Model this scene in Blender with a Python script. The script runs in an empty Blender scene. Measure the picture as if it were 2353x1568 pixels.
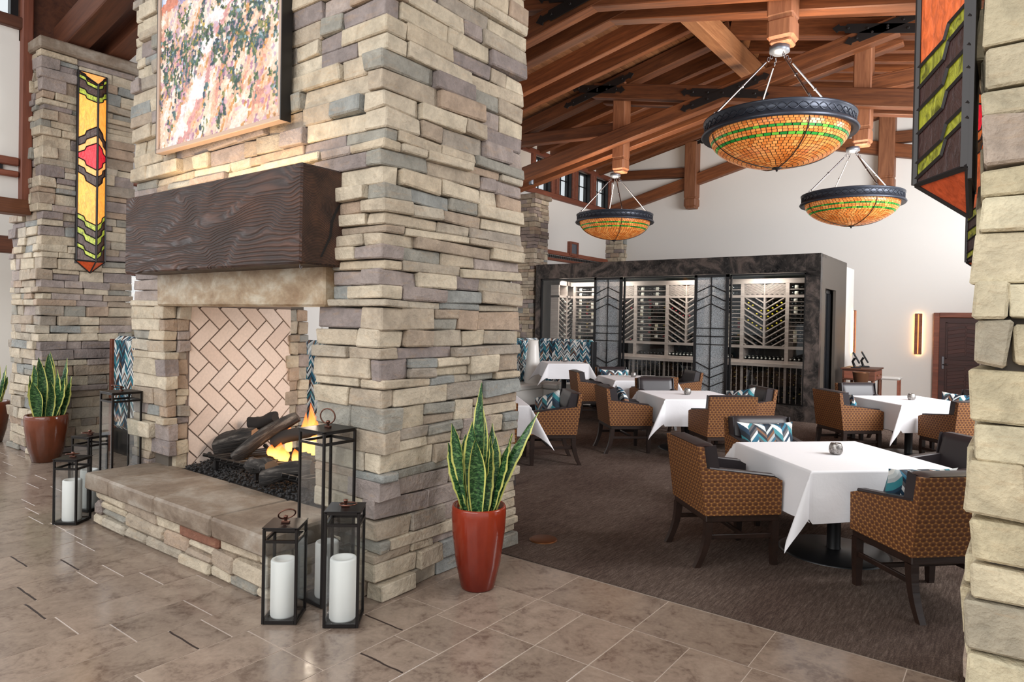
import bpy, math, random
import numpy as np
from mathutils import Vector, Matrix
PI = math.pi
SC = bpy.context.scene
COL = SC.collection
random.seed(7)
EXPOSURE = 0.0
WORLD = 1.0
FIREP, PENDP, CELLP = 22, 75, 13
LIGHTS = [('front_daylight', (-3, -3.5, 4.2), (-4, 5, 1.2), 9, 4, 380, (1, .98, .95)),
          ('left_window_light', (-12.8, 0, 3.5), (-6, 3, 1), 5, 4, 200, (.95, .97, 1)),
          ('hall_daylight_fill', (2.6, 9.5, 3.6), (-6, 14, 2.6), 8, 3, 1400, (.97, .98, 1)),  # unseen area light added at the right, aimed to brighten the back wall
          ('mantel_uplight', (-4.75, 2.62, 2.735), (-4.75, 2.9, 3.4), 2.0, .04, 9, (1, .70, .40))]

# ------------------------------------------------------------------ camera
H = 1.76
FPX, YAW, PITCH, ROLL, CY = 1545.463, -0.643893515, 0.0101951945, -0.0194639957, 752.91
def cam_axes():
    cy, sy, cp, sp, cr, sr = math.cos(YAW), math.sin(YAW), math.cos(PITCH), math.sin(PITCH), math.cos(ROLL), math.sin(ROLL)
    f = Vector((sy*cp, cy*cp, -sp)); r = Vector((cy, -sy, 0)); d = f.cross(r)
    return cr*r + sr*d, -sr*r + cr*d, f
RT, DN, FW = cam_axes()
cam = bpy.data.cameras.new('camera')
cam.sensor_width = 36; cam.lens = FPX/2353*36; cam.shift_y = -(784-CY)/2353
cam.clip_start = .05; cam.clip_end = 200
co = bpy.data.objects.new('camera', cam); COL.objects.link(co)
m = Matrix.Identity(4)
for i in range(3):
    m[i][0] = RT[i]; m[i][1] = -DN[i]; m[i][2] = -FW[i]; m[i][3] = (0, 0, H)[i]
co.matrix_world = m
SC.camera = co
def px(p):
    v = Vector(p) - Vector((0, 0, H))
    z = v.dot(FW)
    if z < .05: return None
    return 1176.5 + FPX*v.dot(RT)/z, CY + FPX*v.dot(DN)/z, z

# ------------------------------------------------------------------ world, lights, exposure
SC.view_settings.view_transform = 'Standard'; SC.view_settings.look = 'None'
SC.view_settings.gamma = 1; SC.view_settings.use_curve_mapping = False
SC.view_settings.exposure = EXPOSURE
w = bpy.data.worlds.new('sky'); SC.world = w; w.use_nodes = True
bgn = w.node_tree.nodes['Background']
bgn.inputs[0].default_value = (.93, .97, 1, 1); bgn.inputs[1].default_value = WORLD
def area(name, loc, target, sx, sy, power, col=(1, 1, 1), spread=PI):
    l = bpy.data.lights.new(name, 'AREA'); l.shape = 'RECTANGLE'; l.size = sx; l.size_y = sy; l.energy = power; l.color = col
    l.spread = spread
    o = bpy.data.objects.new(name, l); COL.objects.link(o); o.location = loc
    o.rotation_euler = (Vector(target)-Vector(loc)).to_track_quat('-Z', 'Y').to_euler()
    return o
def point(name, loc, power, col=(1, 1, 1), r=.1):
    l = bpy.data.lights.new(name, 'POINT'); l.energy = power; l.color = col; l.shadow_soft_size = r
    o = bpy.data.objects.new(name, l); COL.objects.link(o); o.location = loc
    return o
for a in LIGHTS: area(*a)

# ------------------------------------------------------------------ mesh helpers
class MB:
    def __init__(s): s.v = []; s.f = []; s.m = []; s.s = []; s.uv = {}
    def add(s, vs, fs, mi=0, sm=False):
        n = len(s.v); s.v += [tuple(v) for v in vs]
        for f in fs:
            s.f.append(tuple(i+n for i in f)); s.m.append(mi); s.s.append(sm)
        return n
    def box(s, c, d, mi=0, bev=0, rot=None, jit=0, taper=None):
        hx, hy, hz = d[0]/2, d[1]/2, d[2]/2
        C = Vector(c)
        if not bev:
            vs = [Vector((sx*hx, sy*hy, sz*hz)) for sx in (-1, 1) for sy in (-1, 1) for sz in (-1, 1)]
            fs = [(0, 1, 3, 2), (4, 6, 7, 5), (0, 4, 5, 1), (2, 3, 7, 6), (0, 2, 6, 4), (1, 5, 7, 3)]
        else:
            b = min(bev, hx*.8, hy*.8, hz*.8); vs = []; idx = {}
            for sx in (-1, 1):
                for sy in (-1, 1):
                    for sz in (-1, 1):
                        j = Vector([random.uniform(-jit, jit) for _ in range(3)]) if jit else Vector()
                        for a in range(3):
                            idx[(sx, sy, sz, a)] = len(vs)
                            vs.append(Vector((sx*(hx-b*(a != 0)), sy*(hy-b*(a != 1)), sz*(hz-b*(a != 2)))) + j)
            fs = []
            I = lambda x, y, z, a: idx[(x, y, z, a)]
            for g in (-1, 1):
                q = [(-1, -1), (1, -1), (1, 1), (-1, 1)]
                if g < 0: q = q[::-1]
                fs.append([I(g, y, z, 0) for y, z in q]); fs.append([I(x, g, z, 1) for z, x in q]); fs.append([I(x, y, g, 2) for x, y in q])
            for g in (-1, 1):
                for h in (-1, 1):
                    for (a, c1, c2) in ((0, 1, 2), (1, 2, 0), (2, 0, 1)):   # edges along axis a
                        def P(t, f):
                            k = [0, 0, 0]; k[a] = t; k[c1] = g; k[c2] = h
                            return I(k[0], k[1], k[2], f)
                        fc = [P(-1, c1), P(1, c1), P(1, c2), P(-1, c2)]
                        fs.append(fc if g*h < 0 else fc[::-1])
            for sx in (-1, 1):
                for sy in (-1, 1):
                    for sz in (-1, 1):
                        t = [I(sx, sy, sz, 0), I(sx, sy, sz, 1), I(sx, sy, sz, 2)]
                        fs.append(t if sx*sy*sz > 0 else t[::-1])
        if rot is not None: vs = [rot @ v for v in vs]
        s.add([v+C for v in vs], fs, mi)
        return s
    def tube(s, pts, r, n=8, mi=0, caps=True, sm=True):
        pts = [Vector(p) for p in pts]; rs = r if isinstance(r, (list, tuple)) else [r]*len(pts)
        t0 = (pts[1]-pts[0]).normalized()
        up = Vector((0, 0, 1)) if abs(t0.z) < .9 else Vector((1, 0, 0))
        a = t0.cross(up).normalized(); vs = []
        for i, p in enumerate(pts):
            t = (pts[min(i+1, len(pts)-1)]-pts[max(i-1, 0)])
            t = t.normalized() if t.length > 1e-9 else t0
            a = (a - t*a.dot(t)).normalized(); b = t.cross(a)
            for k in range(n):
                q = 2*PI*k/n
                vs.append(p + (a*math.cos(q)+b*math.sin(q))*rs[i])
        fs = []
        for i in range(len(pts)-1):
            for k in range(n):
                fs.append((i*n+k, i*n+(k+1) % n, (i+1)*n+(k+1) % n, (i+1)*n+k))
        s.add(vs, fs, mi, sm)
        if caps:
            L = len(pts)-1
            s.add([vs[k] for k in range(n)], [tuple(range(n))[::-1]], mi)
            s.add([vs[L*n+k] for k in range(n)], [tuple(range(n))], mi)
        return s
    def lathe(s, prof, n=24, c=(0, 0, 0), mi=0, sm=True, axis='Z', mis=None):
        vs = []
        for r, z in prof:
            for k in range(n):
                q = 2*PI*k/n; x, y = r*math.cos(q), r*math.sin(q)
                v = (x, y, z) if axis == 'Z' else ((z, x, y) if axis == 'X' else (y, z, x))
                vs.append((v[0]+c[0], v[1]+c[1], v[2]+c[2]))
        base = len(s.v); s.v += vs
        for i in range(len(prof)-1):
            for k in range(n):
                s.f.append((base+i*n+k, base+i*n+(k+1) % n, base+(i+1)*n+(k+1) % n, base+(i+1)*n+k))
                s.m.append(mis[i] if mis else mi); s.s.append(sm)
        return s
    def prism(s, poly, w0, w1, plane='XZ', mi=0):
        def P(a, b, c): return (a, c, b) if plane == 'XZ' else ((c, a, b) if plane == 'YZ' else (a, b, c))
        n = len(poly)
        vs = [P(a, b, w0) for a, b in poly] + [P(a, b, w1) for a, b in poly]
        fs = [tuple(range(n)), tuple(range(n, 2*n))[::-1]]
        for i in range(n): fs.append((i, i+n, (i+1) % n + n, (i+1) % n)[::-1])
        s.add(vs, fs, mi)
        return s
    def grid(s, nu, nv, fn, mi=0, sm=True, uv=False):
        base = len(s.v)
        for i in range(nu+1):
            for j in range(nv+1): s.v.append(tuple(fn(i/nu, j/nv)))
        for i in range(nu):
            for j in range(nv):
                a = base+i*(nv+1)+j
                if uv: s.uv[len(s.f)] = [(i/nu, j/nv), ((i+1)/nu, j/nv), ((i+1)/nu, (j+1)/nv), (i/nu, (j+1)/nv)]
                s.f.append((a, a+nv+1, a+nv+2, a+1)); s.m.append(mi); s.s.append(sm)
        return s
    def mesh(s, name, mats, fix=True):
        me = bpy.data.meshes.new(name); me.from_pydata(s.v, [], s.f)
        for mt in (mats if isinstance(mats, (list, tuple)) else [mats]): me.materials.append(mt)
        me.polygons.foreach_set('material_index', s.m); me.polygons.foreach_set('use_smooth', s.s)
        if fix and len(s.f) < 4000:
            import bmesh
            bm = bmesh.new(); bm.from_mesh(me); bmesh.ops.recalc_face_normals(bm, faces=bm.faces); bm.to_mesh(me); bm.free()
        uvl = me.uv_layers.new(name='UVMap')
        vs = me.vertices; d = uvl.data
        for p in me.polygons:
            if p.index in s.uv:
                lk = dict(zip(s.f[p.index], s.uv[p.index]))
                for li in p.loop_indices: d[li].uv = lk[me.loops[li].vertex_index]
                continue
            n = p.normal; a = max(range(3), key=lambda k: abs(n[k]))
            i, j = ((1, 2), (0, 2), (0, 1))[a]
            for li in p.loop_indices:
                v = vs[me.loops[li].vertex_index].co
                d[li].uv = (v[i], v[j])
        me.update()
        return me
def obj(name, mb, mats, parent=None, loc=(0, 0, 0), rot=(0, 0, 0), kind=None, label=None, fix=True):
    me = mb if isinstance(mb, bpy.types.Mesh) else mb.mesh(name, mats, fix)
    o = bpy.data.objects.new(name, me); COL.objects.link(o)
    o.location = loc; o.rotation_euler = rot
    if parent is not None: o.parent = parent
    if kind: o['kind'] = kind
    if label: o['label'] = label
    return o
def tag(o, label=None, cat=None, group=None, kind=None):
    if label: o['label'] = label
    if cat: o['category'] = cat
    if group: o['group'] = group
    if kind: o['kind'] = kind
    return o
def thing(name, loc, label, cat, group=None, rz=0, kind=None):
    o = bpy.data.objects.new(name, None); COL.objects.link(o); o.empty_display_size = .1
    o.location = loc; o.rotation_euler = (0, 0, rz)
    return tag(o, label, cat, group, kind)
KIDS = {}
def dup(root, loc, rz=None, label=None, group=None, par=None):
    r = root.copy(); COL.objects.link(r)
    if par is None:
        r.location = loc
        if rz is not None: r.rotation_euler = (0, 0, rz)
        if label: r['label'] = label
        if group: r['group'] = group
    else: r.parent = par
    for ch in root.children: dup(ch, None, par=r)
    return r

# ------------------------------------------------------------------ materials
def lin(r, g, b):
    f = lambda c: (c/255/12.92 if c/255 <= .04045 else ((c/255+.055)/1.055)**2.4)
    return (f(r), f(g), f(b), 1)
class Mat:
    def __init__(s, name, col=(200, 200, 200), rough=.6, metal=0, spec=None, emit=None, es=0):
        s.mat = bpy.data.materials.new(name); s.mat.use_nodes = True
        s.nt = s.mat.node_tree; s.b = s.nt.nodes['Principled BSDF']; s.out = s.nt.nodes['Material Output']
        s.b.inputs['Base Color'].default_value = lin(*col); s.b.inputs['Roughness'].default_value = rough
        s.b.inputs['Metallic'].default_value = metal
        if spec is not None: s.b.inputs['Specular IOR Level'].default_value = spec
        if emit: s.b.inputs['Emission Color'].default_value = lin(*emit); s.b.inputs['Emission Strength'].default_value = es
    def n(s, t, **k):
        nd = s.nt.nodes.new(t)
        for a, v in k.items():
            if a.startswith('i_'):
                key = a[2:]; key = int(key) if key.isdigit() else key.replace('_', ' ')
                nd.inputs[key].default_value = v
            else: setattr(nd, a, v)
        return nd
    def l(s, a, b): s.nt.links.new(a, b)
    def coord(s, kind='Object', scale=(1, 1, 1), rot=(0, 0, 0)):
        mp = s.n('ShaderNodeMapping'); mp.inputs['Scale'].default_value = scale; mp.inputs['Rotation'].default_value = rot
        if kind == 'World': s.l(s.n('ShaderNodeNewGeometry').outputs['Position'], mp.inputs[0])
        else: s.l(s.n('ShaderNodeTexCoord').outputs[kind], mp.inputs[0])
        return mp.outputs[0]
    def noise(s, co, scale=5, detail=4, rough=.55, dist=0):
        nd = s.n('ShaderNodeTexNoise'); s.l(co, nd.inputs['Vector'])
        nd.inputs['Scale'].default_value = scale; nd.inputs['Detail'].default_value = detail
        nd.inputs['Roughness'].default_value = rough; nd.inputs['Distortion'].default_value = dist
        return nd.outputs[0]
    def ramp(s, fac, stops, const=False):
        r = s.n('ShaderNodeValToRGB'); e = r.color_ramp.elements
        if const: r.color_ramp.interpolation = 'CONSTANT'
        while len(e) < len(stops): e.new(.5)
        for i, (p, c) in enumerate(stops): e[i].position = p; e[i].color = c
        s.l(fac, r.inputs[0]); return r.outputs[0]
    def mix(s, a, b, fac, mode='MIX'):
        x = s.n('ShaderNodeMix', data_type='RGBA', blend_type=mode)
        for v, sl in ((fac, 0), (a, 6), (b, 7)):
            if isinstance(v, (int, float)): x.inputs[sl].default_value = v
            elif isinstance(v, tuple): x.inputs[sl].default_value = v
            else: s.l(v, x.inputs[sl])
        return x.outputs[2]
    def math(s, op, a, b=0.0, c=None):
        x = s.n('ShaderNodeMath', operation=op)
        for i, v in enumerate((a, b) if c is None else (a, b, c)):
            if isinstance(v, (int, float)): x.inputs[i].default_value = v
            else: s.l(v, x.inputs[i])
        return x.outputs[0]
    def bump(s, h, strength=.3, dist=.01):
        b = s.n('ShaderNodeBump'); b.inputs['Strength'].default_value = strength; b.inputs['Distance'].default_value = dist
        s.l(h, b.inputs['Height']); s.l(b.outputs[0], s.b.inputs['Normal'])
    def col(s, c): s.l(c, s.b.inputs['Base Color'])
def G(v): return (v, v, v, 1)

def stone_mat(name, palette, island=False, bump=.6):
    k = Mat(name, rough=.85)
    if island: r = k.n('ShaderNodeNewGeometry').outputs['Random Per Island']
    else: r = k.n('ShaderNodeObjectInfo').outputs['Random']
    n = len(palette)
    base = k.ramp(r, [(i/n, lin(*c)) for i, c in enumerate(palette)], const=True)
    co = k.coord('World')
    n1 = k.noise(co, 7, 5, .6, .4); n2 = k.noise(co, 40, 4, .6)
    c = k.mix(base, k.ramp(n1, [(.3, G(.62)), (.7, G(1.15))]), .8, 'MULTIPLY')
    warm = k.ramp(k.noise(k.coord('World', (3, 3, 12)), 2.2, 3, .5, 1), [(.55, (0, 0, 0, 1)), (.8, G(.32))])
    c = k.mix(c, lin(176, 142, 104), warm)
    c = k.mix(c, k.ramp(n2, [(.25, G(.75)), (.7, G(1.1))]), .6, 'MULTIPLY')
    k.col(c)
    h = k.math('ADD', k.math('MULTIPLY', n1, 1.2), k.math('MULTIPLY', n2, .5))
    k.bump(h, bump, .035)
    return k.mat
PAL = [(196, 182, 160), (204, 190, 168), (188, 173, 152), (172, 160, 143), (160, 149, 136), (192, 176, 153), (156, 143, 137), (164, 150, 142),
       (146, 147, 143), (198, 184, 163), (176, 161, 142), (166, 149, 131), (202, 188, 166), (142, 130, 126), (184, 173, 156), (150, 146, 136), (190, 176, 154), (174, 152, 132)]
PALR = [(206, 193, 162), (194, 180, 150), (212, 200, 170), (188, 174, 146), (172, 161, 140), (204, 190, 158), (198, 184, 152), (186, 173, 146), (176, 158, 142), (208, 194, 164)]
STONE = stone_mat('ledge_stone', PAL); STONEI = stone_mat('ledge_stone_loose', PAL, True)
STONER = stone_mat('ashlar_stone', PALR, bump=.6)
MORTAR = Mat('mortar', (92, 84, 76), .95).mat

def wood_mat(name, dark, light, scale=1.0, rough=.55, bump=.25, var=.25, axis=0, coords='Object'):
    k = Mat(name, rough=rough)
    sc = [9*scale]*3; sc[axis] = .7*scale
    co = k.coord(coords, tuple(sc))
    rnd = k.n('ShaderNodeObjectInfo').outputs['Random']
    off = k.n('ShaderNodeVectorMath', operation='ADD'); k.l(co, off.inputs[0])
    cb = k.n('ShaderNodeCombineXYZ')
    for i in range(3): k.l(k.math('MULTIPLY', rnd, 37.0+i*11), cb.inputs[i])
    k.l(cb.outputs[0], off.inputs[1])
    n1 = k.noise(off.outputs[0], 1.2, 5, .6, 1.2); n2 = k.noise(off.outputs[0], 6, 3, .6, .3)
    f = k.math('ADD', k.math('MULTIPLY', n1, .75), k.math('MULTIPLY', n2, .25))
    c = k.ramp(f, [(.3, lin(*dark)), (.68, lin(*light))])
    c = k.mix(c, k.ramp(rnd, [(0, G(1-var)), (1, G(1+var*.6))]), 1.0, 'MULTIPLY')
    k.col(c); k.bump(f, bump, .01)
    return k.mat
WOOD = wood_mat('timber', (76, 39, 20), (142, 84, 47), var=.35)
WOODL = wood_mat('pale_timber', (132, 82, 50), (178, 124, 82))
WOODD = wood_mat('dark_timber', (70, 38, 26), (112, 66, 44))
DECK = wood_mat('deck_board', (112, 70, 44), (158, 108, 70), axis=1, coords='World')
TRIMW = wood_mat('trim_wood', (104, 56, 40), (146, 84, 62))
RACKW = wood_mat('rack_wood', (150, 136, 128), (192, 178, 168), scale=1.4, var=.06, coords='World', axis=0)
DOORW = wood_mat('door_wood', (52, 28, 24), (84, 46, 38))
CHAIRW = wood_mat('chair_wood', (30, 20, 16), (48, 31, 24), var=.05, rough=.4)

def mantel_mat():
    k = Mat('mantel_wood', rough=.5)
    n = k.noise(k.coord('Object', (.8, 1.9, 1.9)), 1.9, 1.6, .45, .9)
    fine = k.noise(k.coord('Object', (1.5, 30, 30)), 2.5, 3, .6)
    sp = k.n('ShaderNodeSeparateXYZ'); k.l(k.coord('Object'), sp.inputs[0])
    yz = k.math('ADD', sp.outputs[2], k.math('MULTIPLY', sp.outputs[1], .6))
    ph = k.math('ADD', k.math('MULTIPLY', yz, 230.0), k.math('MULTIPLY', n, 60.0))
    ring = k.math('MULTIPLY', k.math('ADD', k.math('SINE', ph), 1.0), .5)
    f = k.math('ADD', k.math('ADD', k.math('MULTIPLY', ring, .17), k.math('MULTIPLY', fine, .25)), k.math('MULTIPLY', k.noise(k.coord('Object', (1, 2, 2)), 2.2, 4), .58))
    k.col(k.ramp(f, [(.22, lin(24, 15, 12)), (.47, lin(48, 29, 22)), (.76, lin(92, 57, 39))]))
    k.bump(k.math('ADD', ring, k.math('MULTIPLY', fine, .5)), .5, .02)
    return k.mat
MANTEL = mantel_mat()
def endgrain():
    k = Mat('end_grain', rough=.6)
    wv = k.n('ShaderNodeTexWave', wave_type='RINGS', rings_direction='X', wave_profile='SIN')
    mp = k.n('ShaderNodeMapping'); mp.inputs['Location'].default_value = (0, .1, -.06); k.l(k.n('ShaderNodeTexCoord').outputs['Object'], mp.inputs[0]); k.l(mp.outputs[0], wv.inputs['Vector'])
    wv.inputs['Scale'].default_value = 34; wv.inputs['Distortion'].default_value = 1.5; wv.inputs['Detail'].default_value = 2
    f = k.math('ADD', k.math('MULTIPLY', wv.outputs[1], .3), k.math('MULTIPLY', k.noise(k.coord('Object'), 9, 4), .7))
    k.col(k.ramp(f, [(.25, lin(30, 19, 15)), (.5, lin(58, 38, 30)), (.8, lin(106, 70, 50))])); k.bump(f, .4, .01); return k.mat
ENDG = endgrain()

def tile_mat(name, dark, light, var):
    k = Mat(name, rough=.16, spec=.5)
    co = k.coord('World'); rnd = k.n('ShaderNodeObjectInfo').outputs['Random']
    off = k.n('ShaderNodeVectorMath', operation='ADD'); k.l(co, off.inputs[0])
    cb = k.n('ShaderNodeCombineXYZ'); k.l(k.math('MULTIPLY', rnd, 50.0), cb.inputs[2]); k.l(cb.outputs[0], off.inputs[1])
    n1 = k.noise(off.outputs[0], 5, 6, .65, .8); n2 = k.noise(off.outputs[0], 34, 4, .6, .5)
    f = k.math('ADD', k.math('MULTIPLY', n1, .7), k.math('MULTIPLY', n2, .3))
    c = k.ramp(f, [(.36, lin(*dark)), (.47, lin(*[(a+2*b)/3 for a, b in zip(dark, light)])), (.62, lin(*light))])
    c = k.mix(c, k.ramp(rnd, [(0, G(1-var)), (1, G(1+var*.5))]), 1.0, 'MULTIPLY')
    k.col(c)
    k.l(k.ramp(n2, [(.3, G(.12)), (.7, G(.24))]), k.b.inputs['Roughness'])
    return k.mat
TILE = tile_mat('floor_tile', (110, 93, 82), (156, 138, 123), .14)
GROUT = Mat('grout', (184, 167, 153), .6).mat
CRACK = Mat('dark_joint', (48, 34, 28), .7).mat

def carpet_mat():
    k = Mat('carpet', rough=1.0, spec=.05)
    n1 = k.noise(k.coord('World', (15, 1.5, 1)), 5, 5, .7, .3); n2 = k.noise(k.coord('World'), 160, 2, .7); n3 = k.noise(k.coord('World', (1.5, .5, 1)), 1, 3)
    f = k.math('ADD', k.math('MULTIPLY', n1, .55), k.math('MULTIPLY', n2, .45))
    c = k.ramp(f, [(.3, lin(60, 49, 44)), (.5, lin(98, 84, 76)), (.7, lin(146, 130, 118))])
    c = k.mix(c, k.ramp(n3, [(.35, lin(200, 190, 190)), (.65, G(1.0))]), .8, 'MULTIPLY')
    k.col(c); k.bump(f, .8, .02)
    return k.mat
CARPET = carpet_mat()
def plaster():
    k = Mat('plaster', (232, 228, 222), .9); k.bump(k.noise(k.coord('World'), 60, 4), .06, .01); return k.mat
PLASTER = plaster()
IRON = Mat('blackened_iron', (36, 34, 34), .42, .3).mat
LANT = Mat('lantern_bronze', (17, 12, 11), .38, .0, .35).mat
RING = Mat('bronze_ring', (116, 80, 68), .3, .9).mat
BAND = Mat('pendant_iron', (60, 64, 74), .36, .5).mat
STEEL = Mat('brushed_steel', (118, 116, 120), .36, 1).mat
COLLAR = Mat('collar_grey', (110, 116, 126), .4, .6).mat
LEAD = Mat('lead_came', (42, 38, 38), .45, .2).mat
def patina():
    k = Mat('patina_steel', rough=.32, metal=.75)
    n = k.noise(k.coord('World'), 2.2, 5, .6, 1.8); n2 = k.noise(k.coord('World'), 6, 3, .6, 3.5)
    c = k.ramp(n, [(.32, lin(26, 26, 27)), (.5, lin(62, 58, 56)), (.68, lin(112, 100, 94))])
    c = k.mix(c, lin(128, 116, 112), k.ramp(n2, [(.56, G(0)), (.6, G(.35)), (.66, G(0))]))
    k.col(c); k.l(k.ramp(n, [(.3, G(.25)), (.7, G(.5))]), k.b.inputs['Roughness'])
    return k.mat
PATINA = patina()
DULL = Mat('dark_side_panel', (84, 76, 68), .5, .3).mat
LEATHER = Mat('dark_leather', (44, 38, 40), .38, 0, .4).mat
WLEATH = Mat('white_leather', (208, 204, 198), .45).mat
def woven():
    k = Mat('woven_fabric', rough=.75)
    uv = k.coord('UV', (1, 1, 1)); sp = k.n('ShaderNodeSeparateXYZ'); k.l(uv, sp.inputs[0])
    s = None
    for ax, ay in ((22.2, -17.5), (0, 35), (22.2, 17.5)):
        d = k.math('ADD', k.math('MULTIPLY', sp.outputs[0], ax*2*PI), k.math('MULTIPLY', sp.outputs[1], ay*2*PI))
        cs = k.math('COSINE', d); s = cs if s is None else k.math('ADD', s, cs)
    c = k.ramp(k.math('MULTIPLY', k.math('ADD', s, 1.5), 1/4.5), [(.03, lin(158, 110, 56)), (.10, lin(128, 82, 38)), (.17, lin(98, 56, 23)), (.9, lin(84, 45, 17))])
    k.col(c); k.bump(s, .15, .004)
    return k.mat
WOVEN = woven()
def chevron(name, n, m_, amp, coords='UV'):
    k = Mat(name, rough=.7)
    sp = k.n('ShaderNodeSeparateXYZ'); k.l(k.coord(coords), sp.inputs[0])
    u, v = sp.outputs[0], sp.outputs[1]
    um = k.math('MULTIPLY', u, m_)
    tri = k.math('ABSOLUTE', k.math('SUBTRACT', k.math('FRACT', um), .5))
    t = k.math('ADD', k.math('MULTIPLY', v, n), k.math('MULTIPLY', tri, amp))
    half = k.math('FLOOR', k.math('MULTIPLY', um, 2.0))
    band = k.math('FLOOR', t)
    cb = k.n('ShaderNodeCombineXYZ'); k.l(half, cb.inputs[0]); k.l(band, cb.inputs[1])
    wn = k.n('ShaderNodeTexWhiteNoise', noise_dimensions='2D'); k.l(cb.outputs[0], wn.inputs['Vector'])
    pal = [(24, 44, 60), (226, 226, 222), (34, 98, 124), (22, 34, 46), (196, 202, 202), (52, 128, 138), (92, 88, 90), (34, 62, 84), (236, 236, 232), (124, 84, 58), (40, 108, 134), (30, 40, 52), (170, 176, 178)]
    c = k.ramp(wn.outputs['Value'], [(i/len(pal), lin(*p)) for i, p in enumerate(pal)], const=True)
    k.col(c); return k.mat
PILLOW = chevron('chevron_fabric', 33, 6.2, 5.6)
BOOTHF = chevron('booth_herringbone', 34, 6.4, 6.2)
def cloth():
    k = Mat('white_linen', (226, 224, 226), .85); k.bump(k.noise(k.coord('Object'), 9, 4, .6, .6), .12, .02); return k.mat
CLOTH = cloth()
def silver():
    k = Mat('mercury_glass', rough=.28, metal=.85)
    n = k.noise(k.coord('Object'), 55, 4, .7); k.col(k.ramp(n, [(.35, lin(92, 86, 82)), (.65, lin(186, 182, 178))])); k.bump(n, .4, .01); return k.mat
SILVER = silver()
def glass_mat(name, tint=(1, 1, 1, 1), refl=.12, rough=.02):
    m_ = bpy.data.materials.new(name); m_.use_nodes = True; nt = m_.node_tree; nt.nodes.clear()
    o = nt.nodes.new('ShaderNodeOutputMaterial'); t = nt.nodes.new('ShaderNodeBsdfTransparent'); g = nt.nodes.new('ShaderNodeBsdfGlossy'); x = nt.nodes.new('ShaderNodeMixShader')
    t.inputs[0].default_value = tint; g.inputs['Roughness'].default_value = rough; x.inputs[0].default_value = refl
    lw = nt.nodes.new('ShaderNodeLayerWeight'); lw.inputs[0].default_value = .35
    mu = nt.nodes.new('ShaderNodeMath'); mu.operation = 'MULTIPLY_ADD'; mu.inputs[1].default_value = .3; mu.inputs[2].default_value = refl*.5
    nt.links.new(lw.outputs['Facing'], mu.inputs[0]); nt.links.new(mu.outputs[0], x.inputs[0])
    nt.links.new(t.outputs[0], x.inputs[1]); nt.links.new(g.outputs[0], x.inputs[2]); nt.links.new(x.outputs[0], o.inputs[0])
    return m_
GLASS = glass_mat('clear_glass', (.975, .985, .985, 1), .015)
CGLASS = glass_mat('cellar_glass', (.95, .96, .96, 1), .03)
def frosted():
    m_ = bpy.data.materials.new('seeded_glass'); m_.use_nodes = True; nt = m_.node_tree; b = nt.nodes['Principled BSDF']; o = nt.nodes['Material Output']
    b.inputs['Roughness'].default_value = .25; b.inputs['Metallic'].default_value = .35
    t = nt.nodes.new('ShaderNodeBsdfTransparent'); x = nt.nodes.new('ShaderNodeMixShader'); x.inputs[0].default_value = .62
    n = nt.nodes.new('ShaderNodeTexNoise'); n.inputs['Scale'].default_value = 90; tc = nt.nodes.new('ShaderNodeTexCoord'); nt.links.new(tc.outputs['Object'], n.inputs['Vector'])
    rp_ = nt.nodes.new('ShaderNodeValToRGB'); rp_.color_ramp.elements[0].color = lin(104, 114, 120); rp_.color_ramp.elements[0].position = .35; rp_.color_ramp.elements[1].color = lin(226, 232, 236); rp_.color_ramp.elements[1].position = .68; nt.links.new(n.outputs[0], rp_.inputs[0]); nt.links.new(rp_.outputs[0], b.inputs['Base Color']); n.inputs['Detail'].default_value = 5  # pale noise flecks paint the glass sparkle into its base colour
    bp = nt.nodes.new('ShaderNodeBump'); bp.inputs['Strength'].default_value = .9; bp.inputs['Distance'].default_value = .02; nt.links.new(n.outputs[0], bp.inputs['Height']); nt.links.new(bp.outputs[0], b.inputs['Normal'])
    nt.links.new(t.outputs[0], x.inputs[1]); nt.links.new(b.outputs[0], x.inputs[2]); nt.links.new(x.outputs[0], o.inputs[0])
    return m_
FROST = frosted()
WAX = Mat('candle_wax', (238, 236, 232), .5).mat
def glaze(name, a, b):
    k = Mat(name, rough=.12, spec=.6)
    sp = k.n('ShaderNodeSeparateXYZ'); k.l(k.coord('Object', (1, 1, 1)), sp.inputs[0])
    n = k.noise(k.coord('Object', (3, 3, 1)), 4, 5, .6)
    f = k.math('ADD', k.math('MULTIPLY', n, .5), k.math('MULTIPLY', sp.outputs[2], .9))
    k.col(k.ramp(f, [(.3, lin(*a)), (.75, lin(*b))])); k.bump(k.noise(k.coord('Object'), 30, 3), .08, .01); return k.mat
REDGLZ = glaze('red_glaze', (100, 28, 16), (146, 50, 27)); BRNGLZ = glaze('brown_glaze', (74, 38, 20), (118, 58, 34))
def leaf_mat():
    k = Mat('snake_leaf', rough=.4)
    sp = k.n('ShaderNodeSeparateXYZ'); k.l(k.coord('UV'), sp.inputs[0])
    e = k.math('ABSOLUTE', k.math('SUBTRACT', sp.outputs[0], .5))
    n = k.noise(k.coord('UV', (2.5, 26, 1)), 1.6, 3, .6, .8)
    c = k.ramp(n, [(.4, lin(20, 52, 30)), (.52, lin(48, 92, 50)), (.62, lin(104, 142, 86))])
    k.col(k.mix(c, lin(214, 212, 118), k.ramp(e, [(.40, G(0)), (.425, G(1))])))
    return k.mat
LEAF = leaf_mat()
PEBBLE = Mat('pebbles', (110, 108, 106), .5).mat
LINTEL = None
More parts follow.
